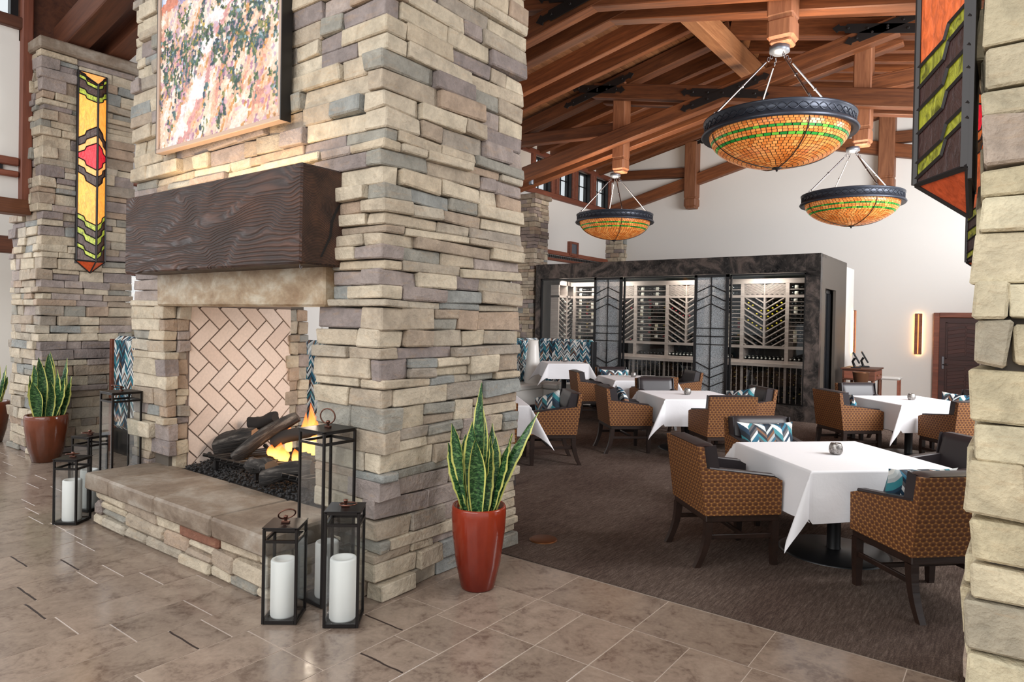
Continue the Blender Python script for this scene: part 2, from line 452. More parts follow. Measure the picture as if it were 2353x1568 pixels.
def slab_mat(name, a, b, c_):
    k = Mat(name, rough=.6)
    n = k.noise(k.coord('World', (1.2, 1.2, 2.2)), 2.4, 6, .65, .35); n2 = k.noise(k.coord('World'), 22, 4, .6)
    c = k.ramp(n, [(.36, lin(*a)), (.5, lin(*b)), (.66, lin(*c_))])
    k.col(k.mix(c, k.ramp(n2, [(.3, G(.78)), (.7, G(1.08))]), .7, 'MULTIPLY')); k.bump(n2, .35, .015); return k.mat
LINTEL = slab_mat('lintel_stone', (132, 104, 74), (160, 138, 110), (188, 176, 156))
SLAB = slab_mat('hearth_slab', (112, 95, 80), (134, 118, 102), (158, 147, 134))
FBRICK = Mat('fire_brick', rough=.85)
_n = FBRICK.noise(FBRICK.coord('World'), 45, 4, .6)
FBRICK.col(FBRICK.mix(FBRICK.ramp(FBRICK.n('ShaderNodeObjectInfo').outputs['Random'], [(0, lin(212, 190, 176)), (.5, lin(226, 206, 192)), (1, lin(218, 200, 188))]), FBRICK.ramp(_n, [(.3, G(.86)), (.7, G(1.06))]), .6, 'MULTIPLY'))
FBRICK.bump(_n, .2, .005); FBRICK = FBRICK.mat
FMORT = Mat('fire_mortar', (120, 104, 94), .9).mat
SOOT = Mat('soot', (38, 34, 32), .9).mat
LAVA = Mat('lava_rock', (46, 44, 44), .8).mat
def log_mat():
    k = Mat('charred_log', rough=.85)
    n = k.noise(k.coord('Object', (1.2, 9, 9)), 2.4, 5, .65, .8)
    k.col(k.ramp(n, [(.36, lin(20, 18, 18)), (.54, lin(52, 47, 44)), (.70, lin(112, 106, 100))])); k.bump(n, .9, .03); return k.mat
LOG = log_mat(); LOGEND = Mat('log_end', (150, 118, 92), .8).mat; CHAR = Mat('burnt_log', (24, 20, 19), .8).mat
def flame_mat():
    m_ = bpy.data.materials.new('flame'); m_.use_nodes = True; nt = m_.node_tree; nt.nodes.clear()
    o = nt.nodes.new('ShaderNodeOutputMaterial'); e = nt.nodes.new('ShaderNodeEmission'); t = nt.nodes.new('ShaderNodeBsdfTransparent'); x = nt.nodes.new('ShaderNodeMixShader')
    tc = nt.nodes.new('ShaderNodeTexCoord'); sp = nt.nodes.new('ShaderNodeSeparateXYZ'); nt.links.new(tc.outputs['UV'], sp.inputs[0])
    r = nt.nodes.new('ShaderNodeValToRGB'); el = r.color_ramp.elements; el[0].color = lin(255, 190, 100); el[1].color = lin(240, 96, 30); el[1].position = .6
    nt.links.new(sp.outputs[1], r.inputs[0]); nt.links.new(r.outputs[0], e.inputs[0]); e.inputs[1].default_value = 4.0
    r2 = nt.nodes.new('ShaderNodeValToRGB'); r2.color_ramp.elements[0].color = G(.85); r2.color_ramp.elements[1].color = G(.25)
    nt.links.new(sp.outputs[1], r2.inputs[0])
    lw = nt.nodes.new('ShaderNodeLayerWeight'); lw.inputs[0].default_value = .4
    mm = nt.nodes.new('ShaderNodeMath'); mm.operation = 'SUBTRACT'; mm.inputs[0].default_value = 1; nt.links.new(lw.outputs['Facing'], mm.inputs[1])
    m2 = nt.nodes.new('ShaderNodeMath'); m2.operation = 'MULTIPLY'; nt.links.new(mm.outputs[0], m2.inputs[0]); nt.links.new(r2.outputs[0], m2.inputs[1])
    nt.links.new(m2.outputs[0], x.inputs[0]); nt.links.new(t.outputs[0], x.inputs[1]); nt.links.new(e.outputs[0], x.inputs[2]); nt.links.new(x.outputs[0], o.inputs[0])
    return m_
FLAME = flame_mat()
def lit_glass(name, col, es, var=.25):
    k = Mat(name, col, .15)
    n = k.noise(k.coord('World', (30, 30, 12)), 1.2, 4, .6, 1)
    c = k.mix(lin(*col), k.ramp(n, [(.3, G(1-var)), (.7, G(1+var))]), 1.0, 'MULTIPLY')
    k.col(c); k.l(c, k.b.inputs['Emission Color']); k.b.inputs['Emission Strength'].default_value = es
    k.bump(n, .4, .01)
    return k.mat
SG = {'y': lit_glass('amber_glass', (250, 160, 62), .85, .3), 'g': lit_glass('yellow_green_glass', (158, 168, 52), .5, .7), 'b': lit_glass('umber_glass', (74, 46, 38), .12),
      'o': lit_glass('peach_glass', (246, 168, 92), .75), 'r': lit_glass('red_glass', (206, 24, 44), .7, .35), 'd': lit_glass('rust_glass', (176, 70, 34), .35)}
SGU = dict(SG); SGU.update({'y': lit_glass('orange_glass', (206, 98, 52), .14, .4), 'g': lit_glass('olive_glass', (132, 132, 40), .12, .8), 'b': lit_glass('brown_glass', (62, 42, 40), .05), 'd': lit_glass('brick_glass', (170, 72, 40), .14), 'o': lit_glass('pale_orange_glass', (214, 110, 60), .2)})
def pane_mat(name, stops, es):
    k = Mat(name, rough=.25)
    c = k.ramp(k.n('ShaderNodeNewGeometry').outputs['Random Per Island'], stops)
    k.col(c); k.l(c, k.b.inputs['Emission Color']); k.b.inputs['Emission Strength'].default_value = es
    return k.mat
PANE = pane_mat('amber_panes', [(0, lin(206, 112, 46)), (.5, lin(226, 132, 62)), (1, lin(240, 162, 88))], .36)
PANEG = pane_mat('green_panes', [(0, lin(26, 110, 44)), (.7, lin(44, 140, 54)), (1, lin(110, 180, 60))], .4)
SCONCE = Mat('sconce_glow', (255, 206, 140), .5, emit=(255, 196, 120), es=16).mat
SCGL = Mat('sconce_strip', (230, 120, 60), .4, emit=(255, 140, 70), es=1.8).mat
BOTTLE = Mat('bottle_glass', (16, 20, 20), .12, spec=.6).mat
LABELS = [Mat('paper_label', (224, 220, 206), .6).mat, Mat('cream_label', (206, 198, 172), .6).mat]
FOILS = {k: Mat(k+'_foil', c, .35, .2).mat for k, c in {'yellow': (222, 200, 40), 'white': (214, 214, 206), 'red': (150, 26, 40), 'black': (30, 28, 30), 'gold': (170, 146, 84), 'green': (44, 66, 44)}.items()}
WHITE = Mat('white_ceramic', (226, 222, 216), .35).mat
BLACKF = Mat('black_frame', (22, 22, 24), .4).mat
SCREEN = Mat('dark_screen', (24, 26, 30), .12).mat
COPPER = Mat('copper_bucket', (150, 108, 82), .3, .8).mat
BRASS = Mat('aged_brass', (116, 74, 44), .4, .8).mat
# ------------------------------------------------------------------ floor
R = random.Random(11)
mb = MB(); mb.box((-6, 8, -.0605), (24, 26, .117))
floor = obj('floor', mb, GROUT, kind='structure', label='beige stone tile floor of the lobby and dining room')
X0, RW = -2.055, .335
JT = {1: [2.35, 2.60, 2.94], 2: [2.12, 2.67, 3.01], 3: [2.12], 4: [1.845, 2.03], 5: [2.10], 6: [1.523, 2.36], 7: [1.48, 2.14], 8: [1.54, 1.88, 2.04], 9: [1.9], 10: [1.705]}
DARK = {(1, 2.35), (2, 2.67), (4, 1.845), (7, 1.48), (8, 1.54), (9, 1.9), (10, 1.705), (13, 2.0), (15, 2.6)}
tiles = []; joints = []
def add_tile(x0, x1, y0, y1): tiles.append((x0, x1, y0, y1))
for k in range(-9, 34):
    xa, xb = X0-RW*(k+1), X0-RW*k
    ytop = 3.51 if xb > -6.6 else 7.5
    js = list(JT.get(k, []))
    if not js: js = [1.2+R.random()*.6]
    if k <= 0 and k > -9: js.append(3.0)
    lo = js[0]
    while lo > -.6: lo -= R.choice((.42, .6, .66, .85)); js.insert(0, lo)
    hi = max(js)
    while hi < ytop-.35:
        hi += R.choice((.42, .55, .66, .8))
        if hi < ytop-.2: js.append(hi)
    js = sorted(js)+[ytop]
    for a, b in zip(js[:-1], js[1:]):
        if b-a > .02: add_tile(xa, xb, a, b)
    for j in js:
        if (k, j) in DARK: joints.append((xa, xb, j))
for k in range(-2, 7): add_tile(-2.384+.656*(k-1), -2.384+.656*k, 3.51, 4.01)
for k in range(-2, 6):
    for j in range(5): add_tile(-2.9+.66*k, -2.9+.66*(k+1), 14.26+.66*j, 14.26+.66*(j+1))
def seen(x, y, z=0, mx=350, my=350):
    q = px((x, y, z))
    return q and -mx < q[0] < 2353+mx and -my < q[1] < 1568+my
tiles = [t for t in tiles if seen((t[0]+t[1])/2, (t[2]+t[3])/2)]
def tsize(t):
    q = px(((t[0]+t[1])/2, (t[2]+t[3])/2, 0)); return (t[1]-t[0])*(t[3]-t[2])/q[2]**3
tiles.sort(key=tsize, reverse=True)
rest = MB()
for i, (a, b, c, d) in enumerate(tiles):
    g = .0024
    if i < 300:
        mb = MB(); mb.box((0, 0, -.006), (b-a-2*g, d-c-2*g, .012), bev=.0015)
        obj('floor_tile', mb, TILE, floor, ((a+b)/2, (c+d)/2, 0))
    else: rest.box(((a+b)/2, (c+d)/2, -.006), (b-a-2*g, d-c-2*g, .012))
if rest.v: obj('floor_tiles', rest, TILE, floor, kind='stuff')
for a, b, y in joints:
    mb = MB()
    n = 7; pts = [(a+.012+(b-a-.024)*i/n, y+R.uniform(-.003, .003)) for i in range(n+1)]
    poly = [(x, yy-.005) for x, yy in pts]+[(x, yy+.005) for x, yy in pts[::-1]]
    mb.prism(poly, -.004, .0012, 'XY'); obj('dark_joint', mb, CRACK, floor)
mb = MB(); mb.box((-4.3, 9.13, .004), (11, 10.22, .008))
tag(obj('carpet', mb, CARPET), 'dark brown streaked carpet covering the dining room floor', 'carpet')
mb = MB(); mb.lathe([(0, .012), (.10, .012), (.115, .008), (.115, 0)], 24); 
tag(obj('floor_outlet', mb, BRASS, loc=(-3.0, 4.47, .006)), 'round brass floor outlet cover in the carpet behind the red planter', 'outlet cover')

# ------------------------------------------------------------------ walls
XR_, XL, YB = -4.44, -9.85, 18.0
def roofz(x): return 7.48-.22*abs(x-XR_)
mb = MB(); mb.prism([(XL-.2, 0), (1.2, 0), (1.2, roofz(1.2)), (XR_, roofz(XR_)), (XL-.2, roofz(XL-.2))], YB, YB+.2)
obj('wall_back', mb, PLASTER, kind='structure', label='tall white plastered gable wall behind the wine room')
mb = MB()
def wl(y0, y1, z0, z1): mb.box((XL-.1, (y0+y1)/2, (z0+z1)/2), (.2, y1-y0, z1-z0))
wl(5.3, YB, 0, 5.12); wl(4.12, 5.3, 0, .9); wl(4.12, 5.3, 2.35, 5.12); wl(4.12, 13.9, 5.12, 6.3); wl(13.9, YB, 5.98, 6.3)
for a, b in ((14.65, 15.0), (15.68, 15.95), (16.67, 16.94), (17.72, 18)): wl(a, b, 5.12, 5.98)
wl(-.5, 2.98, 3.12, 5.2); wl(-.5, 2.98, 6.0, 6.3); mb.box((-13.2, 9.5, 2), (.2, 14, 4)); mb.box((-11.5, 7.6, 1.5), (3.4, .2, 3))
obj('wall_left', mb, PLASTER, kind='structure', label='white plastered side wall with a band of high windows')
mb = MB(); mb.box((1.1, 15.5, 1.5), (.2, 5, 3)); obj('wall_right', mb, PLASTER, kind='structure')
def bar(name, p0, p1, w, h, mat, kind=None, parent=None, bev=.012, label=None):
    """timber from p0 to p1, axis along its local X, w across, h tall"""
    p0, p1 = Vector(p0), Vector(p1); d = p1-p0
    mb = MB(); mb.box((d.length/2, 0, 0), (d.length, w, h), bev=bev)
    q = d.to_track_quat('X', 'Z')
    o = obj(name, mb, mat, parent, p0, kind=kind, label=label); o.rotation_euler = q.to_euler(); return o
XT = XL+.03
bar('trim_1', (XT, 4.1, 3.58), (XT, YB, 3.58), .08, .11, TRIMW, 'structure', label='brown trim board over the wall grille')
bar('trim_2', (XT, 4.1, 3.40), (XT, YB, 3.40), .08, .07, TRIMW, 'structure')
bar('trim_3', (XT, -.5, 3.58), (XT, 2.95, 3.58), .08, .10, TRIMW, 'structure')
bar('trim_4', (XT, -.5, 3.43), (XT, 2.95, 3.43), .08, .07, TRIMW, 'structure')
mb = MB()
for i in range(150): mb.box((0, i*.09, 0), (.02, .045, .07))
obj('wall_grille', mb, BLACKF, loc=(XT-.01, 4.6, 3.48), kind='structure')
mb = MB()
for i in range(34): mb.box((0, i*.09, 0), (.02, .045, .06))
obj('wall_grille', mb, BLACKF, loc=(XT-.01, -.2, 3.50), kind='structure')
bar('trim_5', (XL+.02, -.5, 3.03), (XL+.02, 3.06, 3.03), .26, .18, WOOD, 'structure', label='brown beam under the white wall panel left of the pillar')
bar('trim_6', (XT, -.5, 5.27), (XT, 3.0, 5.27), .1, .14, WOODD, 'structure')
bar('trim_7', (XT, 3.02, 3.1), (XT, 3.02, 6.3), .12, .12, TRIMW, 'structure', label='brown corner post beside the left pillar')
bar('trim_8', (XT, 13.3, 5.05), (XT, YB, 5.05), .12, .14, TRIMW, 'structure')
bar('trim_9', (XT, 13.3, 6.03), (XT, YB, 6.03), .12, .12, TRIMW, 'structure')
bar('trim_10', (-12.1, 0, 2.75), (-12.1, 6, 2.75), .2, .25, WOODD, 'structure')
mb = MB(); mb.box((-9.9, 3.55, 5.75), (.1, 1.2, 1.36)); mb.box((-9.84, 6.6, 5.93), (.06, 5.0, .9)); obj('wall_boards', mb, WOODD, kind='structure', label='dark timber boarding above the left pillar')
for i, (a, b) in enumerate(((13.9, 14.65), (15.0, 15.68), (15.95, 16.67), (16.94, 17.72))):
    o = thing('window_%d' % (i+1), (XL, (a+b)/2, 5.12), 'high wood-cased window in the left wall, number %s from the back corner' % ('fourth', 'third', 'second', 'first')[i], None, kind='structure')
    wd, ht = b-a, .86
    mb = MB()
    for s in (-1, 1): mb.box((.03, s*(wd/2+.06), ht/2), (.1, .13, ht), bev=.01)
    obj('casing', mb, TRIMW, o)
    mb = MB()
    for s in (-1, 1): mb.box((-.12, s*(wd/2-.03), ht/2), (.08, .06, ht))
    for z in (.03, ht-.03): mb.box((-.12, 0, z), (.08, wd, .06))
    mb.box((-.05, wd/2-.01, ht/2), (.16, .02, ht))
    obj('sash', mb, BLACKF, o)
    mb = MB(); mb.box((-.12, 0, ht/2), (.03, .025, ht)); mb.box((-.12, 0, ht*.55), (.03, wd, .025)); obj('muntin', mb, BLACKF, o)
    for sy in (-1, 1):
        for z0, z1 in ((.06, ht*.53), (ht*.57, ht-.06)):
            mb = MB(); mb.box((-.125, sy*wd*.22, (z0+z1)/2), (.006, wd*.4, z1-z0)); obj('pane', mb, GLASS, o)
o = thing('window_5', (XL, 4.7, .9), None, None, kind='structure')
mb = MB(); mb.box((-.1, 0, .03), (.2, 1.18, .06)); mb.box((-.1, 0, 1.42), (.2, 1.18, .06)); mb.box((-.1, 0, .72), (.06, .04, 1.4)); obj('window_frame', mb, TRIMW, o)
mb = MB(); mb.box((-.1, 0, .72), (.008, 1.18, 1.34)); obj('pane', mb, GLASS, o)
o = thing('window_6', (XL, 1.2, 5.34), None, None, kind='structure')
mb = MB()
for y in (-1.6, -.5, .7, 1.72): mb.box((-.08, y, .33), (.1, .1, .66))
obj('window_frame', mb, BLACKF, o)
mb = MB(); mb.box((-.1, 0, .33), (.008, 3.5, .66)); obj('pane', mb, GLASS, o)

# ------------------------------------------------------------------ ceiling
mb = MB()
for s in (-1, 1):
    mb.prism([(XR_, 7.56), (XR_+s*5.75, 7.56-.22*5.75), (XR_+s*5.75, 7.66-.22*5.75), (XR_, 7.66)], 2.6, 18.2)
ceil = obj('ceiling', mb, DECK, kind='structure', label='pitched timber ceiling over the dining room')
th = math.atan(.22)
for s in (-1, 1):
    for i in range(40):
        d = .07+i*.14
        mb = MB(); mb.box((0, 0, 0), (.136/math.cos(th), 15.5, .03), bev=.006)
        o = obj('ceiling_plank', mb, DECK, ceil, (XR_+s*d, 10.35, 7.535-.22*d)); o.rotation_euler = (0, s*th, 0)
ys = [3.9, 4.5, 5.1, 5.7, 6.3, 6.9, 8.7, 9.3, 9.9, 11.12, 11.74, 13.5, 14.1, 14.7, 15.3, 15.9, 16.5, 17.1]
for y in ys:
    for s in (-1, 1):
        bar('rafter', (XR_+s*.1, y, 7.375-.022), (XR_+s*5.5, y, 7.375-.22*5.5), .14, .36, WOOD, parent=ceil)
bar('ridge_beam', (XR_, 2.6, 6.95), (XR_, 18, 6.95), .24, .42, WOODL, parent=ceil)

# ------------------------------------------------------------------ trusses
def strap(name, root, x, z, ang, L, y, wd=.15):
    mb = MB(); h = L/2
    mb.prism([(-h, 0), (-h+.09, wd/2), (-h+.11, wd*.28), (-h+.2, wd*.28), (-h+.22, wd/2), (h-.22, wd/2), (h-.2, wd*.28), (h-.11, wd*.28), (h-.09, wd/2), (h, 0),
              (h-.09, -wd/2), (h-.11, -wd*.28), (h-.2, -wd*.28), (h-.22, -wd/2), (-h+.22, -wd/2), (-h+.2, -wd*.28), (-h+.11, -wd*.28), (-h+.09, -wd/2)], -.008, .008)
    for k in (-.7, -.35, 0, .35, .7): mb.box((k*h, -.018, 0), (.035, .022, .035), bev=.006)
    o = obj(name, mb, IRON, root, (x, y, z)); o.rotation_euler = (0, -ang, 0)
def post(root, x, y, z0, z1, wd=.28):
    mb = MB(); h = .30
    mb.box((0, 0, (z0+h+z1)/2), (wd, wd, z1-z0-h), bev=.018)
    mb.box((0, 0, z0+h-.01), (wd*.9, wd*.9, .05)); mb.box((0, 0, z0+.05+(h-.05)/2-.01), (wd*1.02, wd*1.02, h-.06), bev=.035)
    mb.box((0, 0, z0+.03), (wd*.82, wd*.82, .06), bev=.02)
    o = obj('post', mb, WOODP, root, (x, y, 0)); return o
WOODP = wood_mat('post_timber', (118, 68, 42), (172, 114, 78), axis=2)
def truss(label, y0, peak, sl, zt, st, dl=5.35, double=True, dpost=2.28, zpost=(4.85, 4.8), xmax=None):
    """y0 = far face of the front chord; scissor chords cross at the ridge"""
    r = thing('roof_truss', (XR_, y0, 0), label, 'roof truss', 'scissor trusses under the ceiling', kind='thing')
    D = .3
    up = (zt-peak)/(sl+st)            # where a scissor chord meets the opposite top chord
    ang = math.atan(sl)
    for s in (-1, 1):
        if xmax and s > 0: pass
        xe = s*dl
        if not (xmax and s > 0):
            o = bar('top_chord', (xe, .18, zt-st*dl+.15), (xmax or 0, .18, zt-st*abs(xmax or 0)+.15), .26, .30, WOODD if xmax else WOOD, parent=r)
        layers = (-.1, .38) if double else (-.1,)
        for q, ly in enumerate(layers):
            if xmax:
                if s < 0: bar('scissor_chord', (-dl, ly, peak-sl*dl+D/2), (xmax, ly, peak+sl*xmax+D/2), .26, .36, WOODD, parent=r)
            else:
                bar('scissor_chord', (xe, ly+.006*(s > 0), peak-sl*dl+D/2), (-s*(up-.12), ly+.006*(s > 0), peak+sl*(up-.12)+D/2), .2, D, WOOD, parent=r)
        if xmax: continue
        dp = dpost if not isinstance(dpost, tuple) else dpost[(s+1)//2]
        post(r, s*dp, .14 if double else -.12, zpost[(s+1)//2], zt-st*dp+.1, .28 if double else .34)
        bar('strut', (s*(dl-.15), .14 if double else -.1, zt-st*dl+.02), (s*(dp+.1), .14 if double else -.1, peak-sl*dp+.40), .2, .26, WOOD, parent=r)
    if xmax: return r
    yf = -.212
    for s in (-1, 1):
        strap('iron_strap', r, 0, peak+D/2, s*ang, 1.7, yf-.012*(s > 0))
        xm = s*(up-.25)
        strap('iron_strap', r, xm, peak+sl*abs(xm)+D/2+.02, s*ang, 1.3, yf)
        strap('iron_strap', r, xm, zt-st*abs(xm)+.02, -s*math.atan(st), 1.7, yf)
    return r
T1 = truss('nearest scissor truss, carrying the largest pendant lamp', 7.66, 5.80, .205, 7.2, .235, zpost=(4.85, 4.88))
T2 = truss('second scissor truss, carrying the two farther pendant lamps', 12.5, 5.90, .21, 7.2, .235, zpost=(4.9, 4.82))
T3 = truss('flat brown truss set against the white gable wall', 18.0, 6.28, .25, 7.35, .235, double=False, dpost=(2.84, 1.92), zpost=(4.95, 4.99))
T0 = truss('dark truss end resting on the left stone pillar', 3.55, 6.12, .2, 7.3, .235, dl=5.9, xmax=-2.35)
# ------------------------------------------------------------------ stone masonry
RS = random.Random(5)
def courses(z0, z1, lo, hi, breaks=()):
    out = []; bs = [z0]+sorted(b for b in breaks if z0+.02 < b < z1-.02)+[z1]
    for a, b in zip(bs[:-1], bs[1:]):
        hs = []
        while sum(hs) < b-a: hs.append(RS.uniform(lo, hi))
        if len(hs) > 1 and sum(hs)-(b-a) > hs[-1]*.5: hs.pop()
        k = (b-a)/sum(hs); z = a
        for h in hs: out.append((z, z+h*k)); z += h*k
    return out
class Masonry:
    """stones = list of (center, size); faces of one pillar box get coursed stones with shared corner stones"""
    def __init__(s, lo=.055, hi=.15, lmin=.15, lmax=.62, proud=.05, bev=.007, gap=.004, jit=.008, rot=1):
        s.rot = rot; s.jit = jit; s.st = []; s.lo, s.hi, s.lmin, s.lmax, s.proud, s.bev, s.gap = lo, hi, lmin, lmax, proud, bev, gap
    def run(s, a, b, z0, z1, place, holes):
        segs = [(a, b)]
        for ha, hb, hz0, hz1 in holes:
            if z0 < hz1-.01 and z1 > hz0+.01:
                ns = []
                for p, q in segs:
                    if hb <= p or ha >= q: ns.append((p, q)); continue
                    if ha > p: ns.append((p, ha))
                    if hb < q: ns.append((hb, q))
                segs = ns
        for p, q in segs:
            if q-p < .03: continue
            ls = []
            while sum(ls) < q-p:
                h = z1-z0; ls.append(RS.uniform(s.lmin, s.lmax)*(1.15 if h < s.lo*1.4 else 1))
            if len(ls) > 1 and sum(ls)-(q-p) > ls[-1]*.5: ls.pop()
            k = (q-p)/sum(ls); x = p
            for l in ls:
                w_ = l*k
                if z1-z0 > s.hi*.82 and RS.random() < .3:
                    zm = z0+(z1-z0)*RS.uniform(.4, .6); place(x, x+w_, z0, zm); place(x, x+w_, zm, z1)
                else: place(x, x+w_, z0, z1)
                x += w_
    def put(s, x0, x1, y0, y1, z0, z1):
        g = s.gap
        s.st.append(((x0+x1)/2, (y0+y1)/2, (z0+z1)/2, x1-x0-g, y1-y0-g, z1-z0-g))
    def pillar(s, x0, x1, y0, y1, z0, z1, faces, holes=(), breaks=()):
        for za, zb in courses(z0, z1, s.lo, s.hi, breaks):
            pr = lambda: s.proud*(RS.random()**1.5)*1.15-.006
            fx0, fx1 = x0, x1; cy0 = {}; 
            corners = {}
            for sx in ('+X', '-X'):
                for sy in ('-Y', '+Y'):
                    if sx in faces and sy in faces:
                        if RS.random() < .5: corners[(sx, sy)] = (RS.uniform(.2, .5), RS.uniform(.09, .2))
                        else: corners[(sx, sy)] = (RS.uniform(.09, .2), RS.uniform(.22, .5))
            for (sx, sy), (a, b) in corners.items():
                a = min(a, (x1-x0)*.45); b = min(b, (y1-y0)*.45)
                corners[(sx, sy)] = (a, b)
                blocked = any(za < h[3]-.01 and zb > h[2]+.01 and (h[1] >= x1-.02 if sx == '+X' else h[0] <= x0+.02) for h in holes)
                if blocked: continue
                ax = (x1-a, x1+pr()) if sx == '+X' else (x0-pr(), x0+a)
                by = (y0-pr(), y0+b) if sy == '-Y' else (y1-b, y1+pr())
                s.put(ax[0], ax[1], by[0], by[1], za, zb)
            for sy in ('-Y', '+Y'):
                if sy not in faces: continue
                a = x0+corners.get(('-X', sy), (0, 0))[0]; b = x1-corners.get(('+X', sy), (0, 0))[0]
                def place(p, q, zz0, zz1, sy=sy):
                    d = pr(); t = .12
                    if sy == '-Y': s.put(p, q, y0-d, y0+t, zz0, zz1)
                    else: s.put(p, q, y1-t, y1+d, zz0, zz1)
                s.run(a, b, za, zb, place, holes)
            for sx in ('+X', '-X'):
                if sx not in faces: continue
                a = y0+corners.get((sx, '-Y'), (0, 0))[1]; b = y1-corners.get((sx, '+Y'), (0, 0))[1]
                def place(p, q, zz0, zz1, sx=sx):
                    d = pr(); t = .12
                    if sx == '+X': s.put(x1-t, x1+d, p, q, zz0, zz1)
                    else: s.put(x0-d, x0+t, p, q, zz0, zz1)
                s.run(a, b, za, zb, place, ())
    def build(s, root, mat, mati, name='stone', cap=298):
        L = Vector(root.location)
        def key(t):
            q = px(t[:3]); 
            if not q: return 0
            vis = 1 if -60 < q[0] < 2413 and -60 < q[1] < 1628 else .01
            return vis*max(t[3], t[4])*t[5]/q[2]**2
        s.st.sort(key=key, reverse=True); rest = MB()
        for i, (x, y, z, a, b, c) in enumerate(s.st):
            if min(a, b, c) < .01: continue
            if i < cap:
                mb = MB(); mb.box((0, 0, 0), (a, b, c), bev=s.bev*RS.uniform(.6, 1.5), jit=min(s.jit, c*.075))
                obj(name, mb, mat, root, (x-L.x, y-L.y, z-L.z), (RS.uniform(-.03, .03)*s.rot, RS.uniform(-.012, .012)*s.rot, RS.uniform(-.03, .03)*s.rot))
            else: rest.box((x-L.x, y-L.y, z-L.z), (a, b, c), bev=s.bev, jit=.003)
        if rest.v: obj(name+'s', rest, mati, root, kind='stuff')
random.seed(3)
def core(root, *boxes):
    L = Vector(root.location); mb = MB()
    for x0, x1, y0, y1, z0, z1 in boxes: mb.box(((x0+x1)/2-L.x, (y0+y1)/2-L.y, (z0+z1)/2-L.z), (x1-x0, y1-y0, z1-z0))
    return obj('mortar_core', mb, MORTAR, root)

# ------------------------------------------------------------------ fireplace
FX0, FX1, FY0, FY1 = -6.44, -3.136, 2.834, 4.268
OX0, OX1 = -5.826, -3.774            # firebox opening
ZH, ZL, ZM, ZMT = .43, 1.827, 2.087, 2.71
fp = thing('fireplace', (-4.79, 2.83, 0), 'see-through stone fireplace with a thick dark mantel, burning logs and raised hearth', 'fireplace', kind='thing')
FL = Vector(fp.location)
core(fp, (FX0+.05, OX0-.06, FY0+.06, FY1-.04, 0, ZL+.02), (OX1+.05, FX1-.06, FY0+.06, FY1-.04, 0, ZL+.02), (FX0+.05, FX1-.06, FY0+.06, FY1-.04, ZL+.33, ZMT),
     (FX0+.05, OX0-.02, FY0+.06, FY1-.04, ZL, ZMT), (OX1+.02, FX1-.06, FY0+.06, FY1-.04, ZL, ZMT), (OX0-.1, OX1+.1, FY0+.06, FY0+.2, ZL+.02, ZMT), (OX0, OX1, FY0+.1, FY1-.04, 0, .38))
ms = Masonry()
ms.pillar(FX0, OX0, FY0, 3.03, .02, ZL, ('-Y', '+X'), holes=[(-6.12, -5.6, 0, .42)])
ms.pillar(FX0, OX0, 4.05, FY1, ZH, ZL, ('+X', '-Y'))
ms.pillar(OX1, FX1, FY0, FY1, .0, ZL, ('-Y', '+X'), holes=[(-3.8, -3.62, 0, .42)])
ms.pillar(FX0, FX1, FY0, FY1, ZL, ZMT, ('-Y', '+X'), holes=[(-5.89, -3.62, ZL-.05, ZM+.05), (-5.8, -3.62, ZM-.01, ZMT-.06)], breaks=(2.06,))
ms.build(fp, STONE, STONEI)
def fpart(name, mb, mat, c=(0, 0, 0), label=None, rot=(0, 0, 0)): return obj(name, mb, mat, fp, Vector(c)-FL, rot, label=label)
mb = MB(); mb.box((0, 0, 0), (2.27, .2, .30), bev=.014, jit=.003); fpart('lintel', mb, LINTEL, (-4.755, FY0+.04, ZL+.15), 'single long weathered sandstone lintel')
mb = MB(); mb.box((0, 0, 0), (2.385, .40, ZMT-ZM), bev=.012, jit=.004); mb.m[3] = 1
mo = fpart('mantel', mb, [MANTEL, ENDG], (-4.733, 2.731, (ZM+ZMT)/2), 'thick rough-sawn dark brown timber mantel')
mb = MB(); cr = [(-.05, -.26, .006), (.02, -.12, .008), (.03, -.02, .010), (.075, .07, .009), (.12, .12, .007), (.165, .26, .004)]
mb.prism([(y-w_, z) for y, z, w_ in cr]+[(y+w_, z) for y, z, w_ in cr[::-1]], 1.1915, 1.1985, 'YZ'); obj('end_crack', mb, CHAR, mo)
mb = MB(); mb.tube([(0, 0, 0), (0, 0, -.02), (.01, 0, -.032), (.02, 0, -.026), (.02, 0, -.015)], .0022, 6); fpart('mantel_hook', mb, STEEL, (-3.585, 2.56, ZM), 'small steel hook')
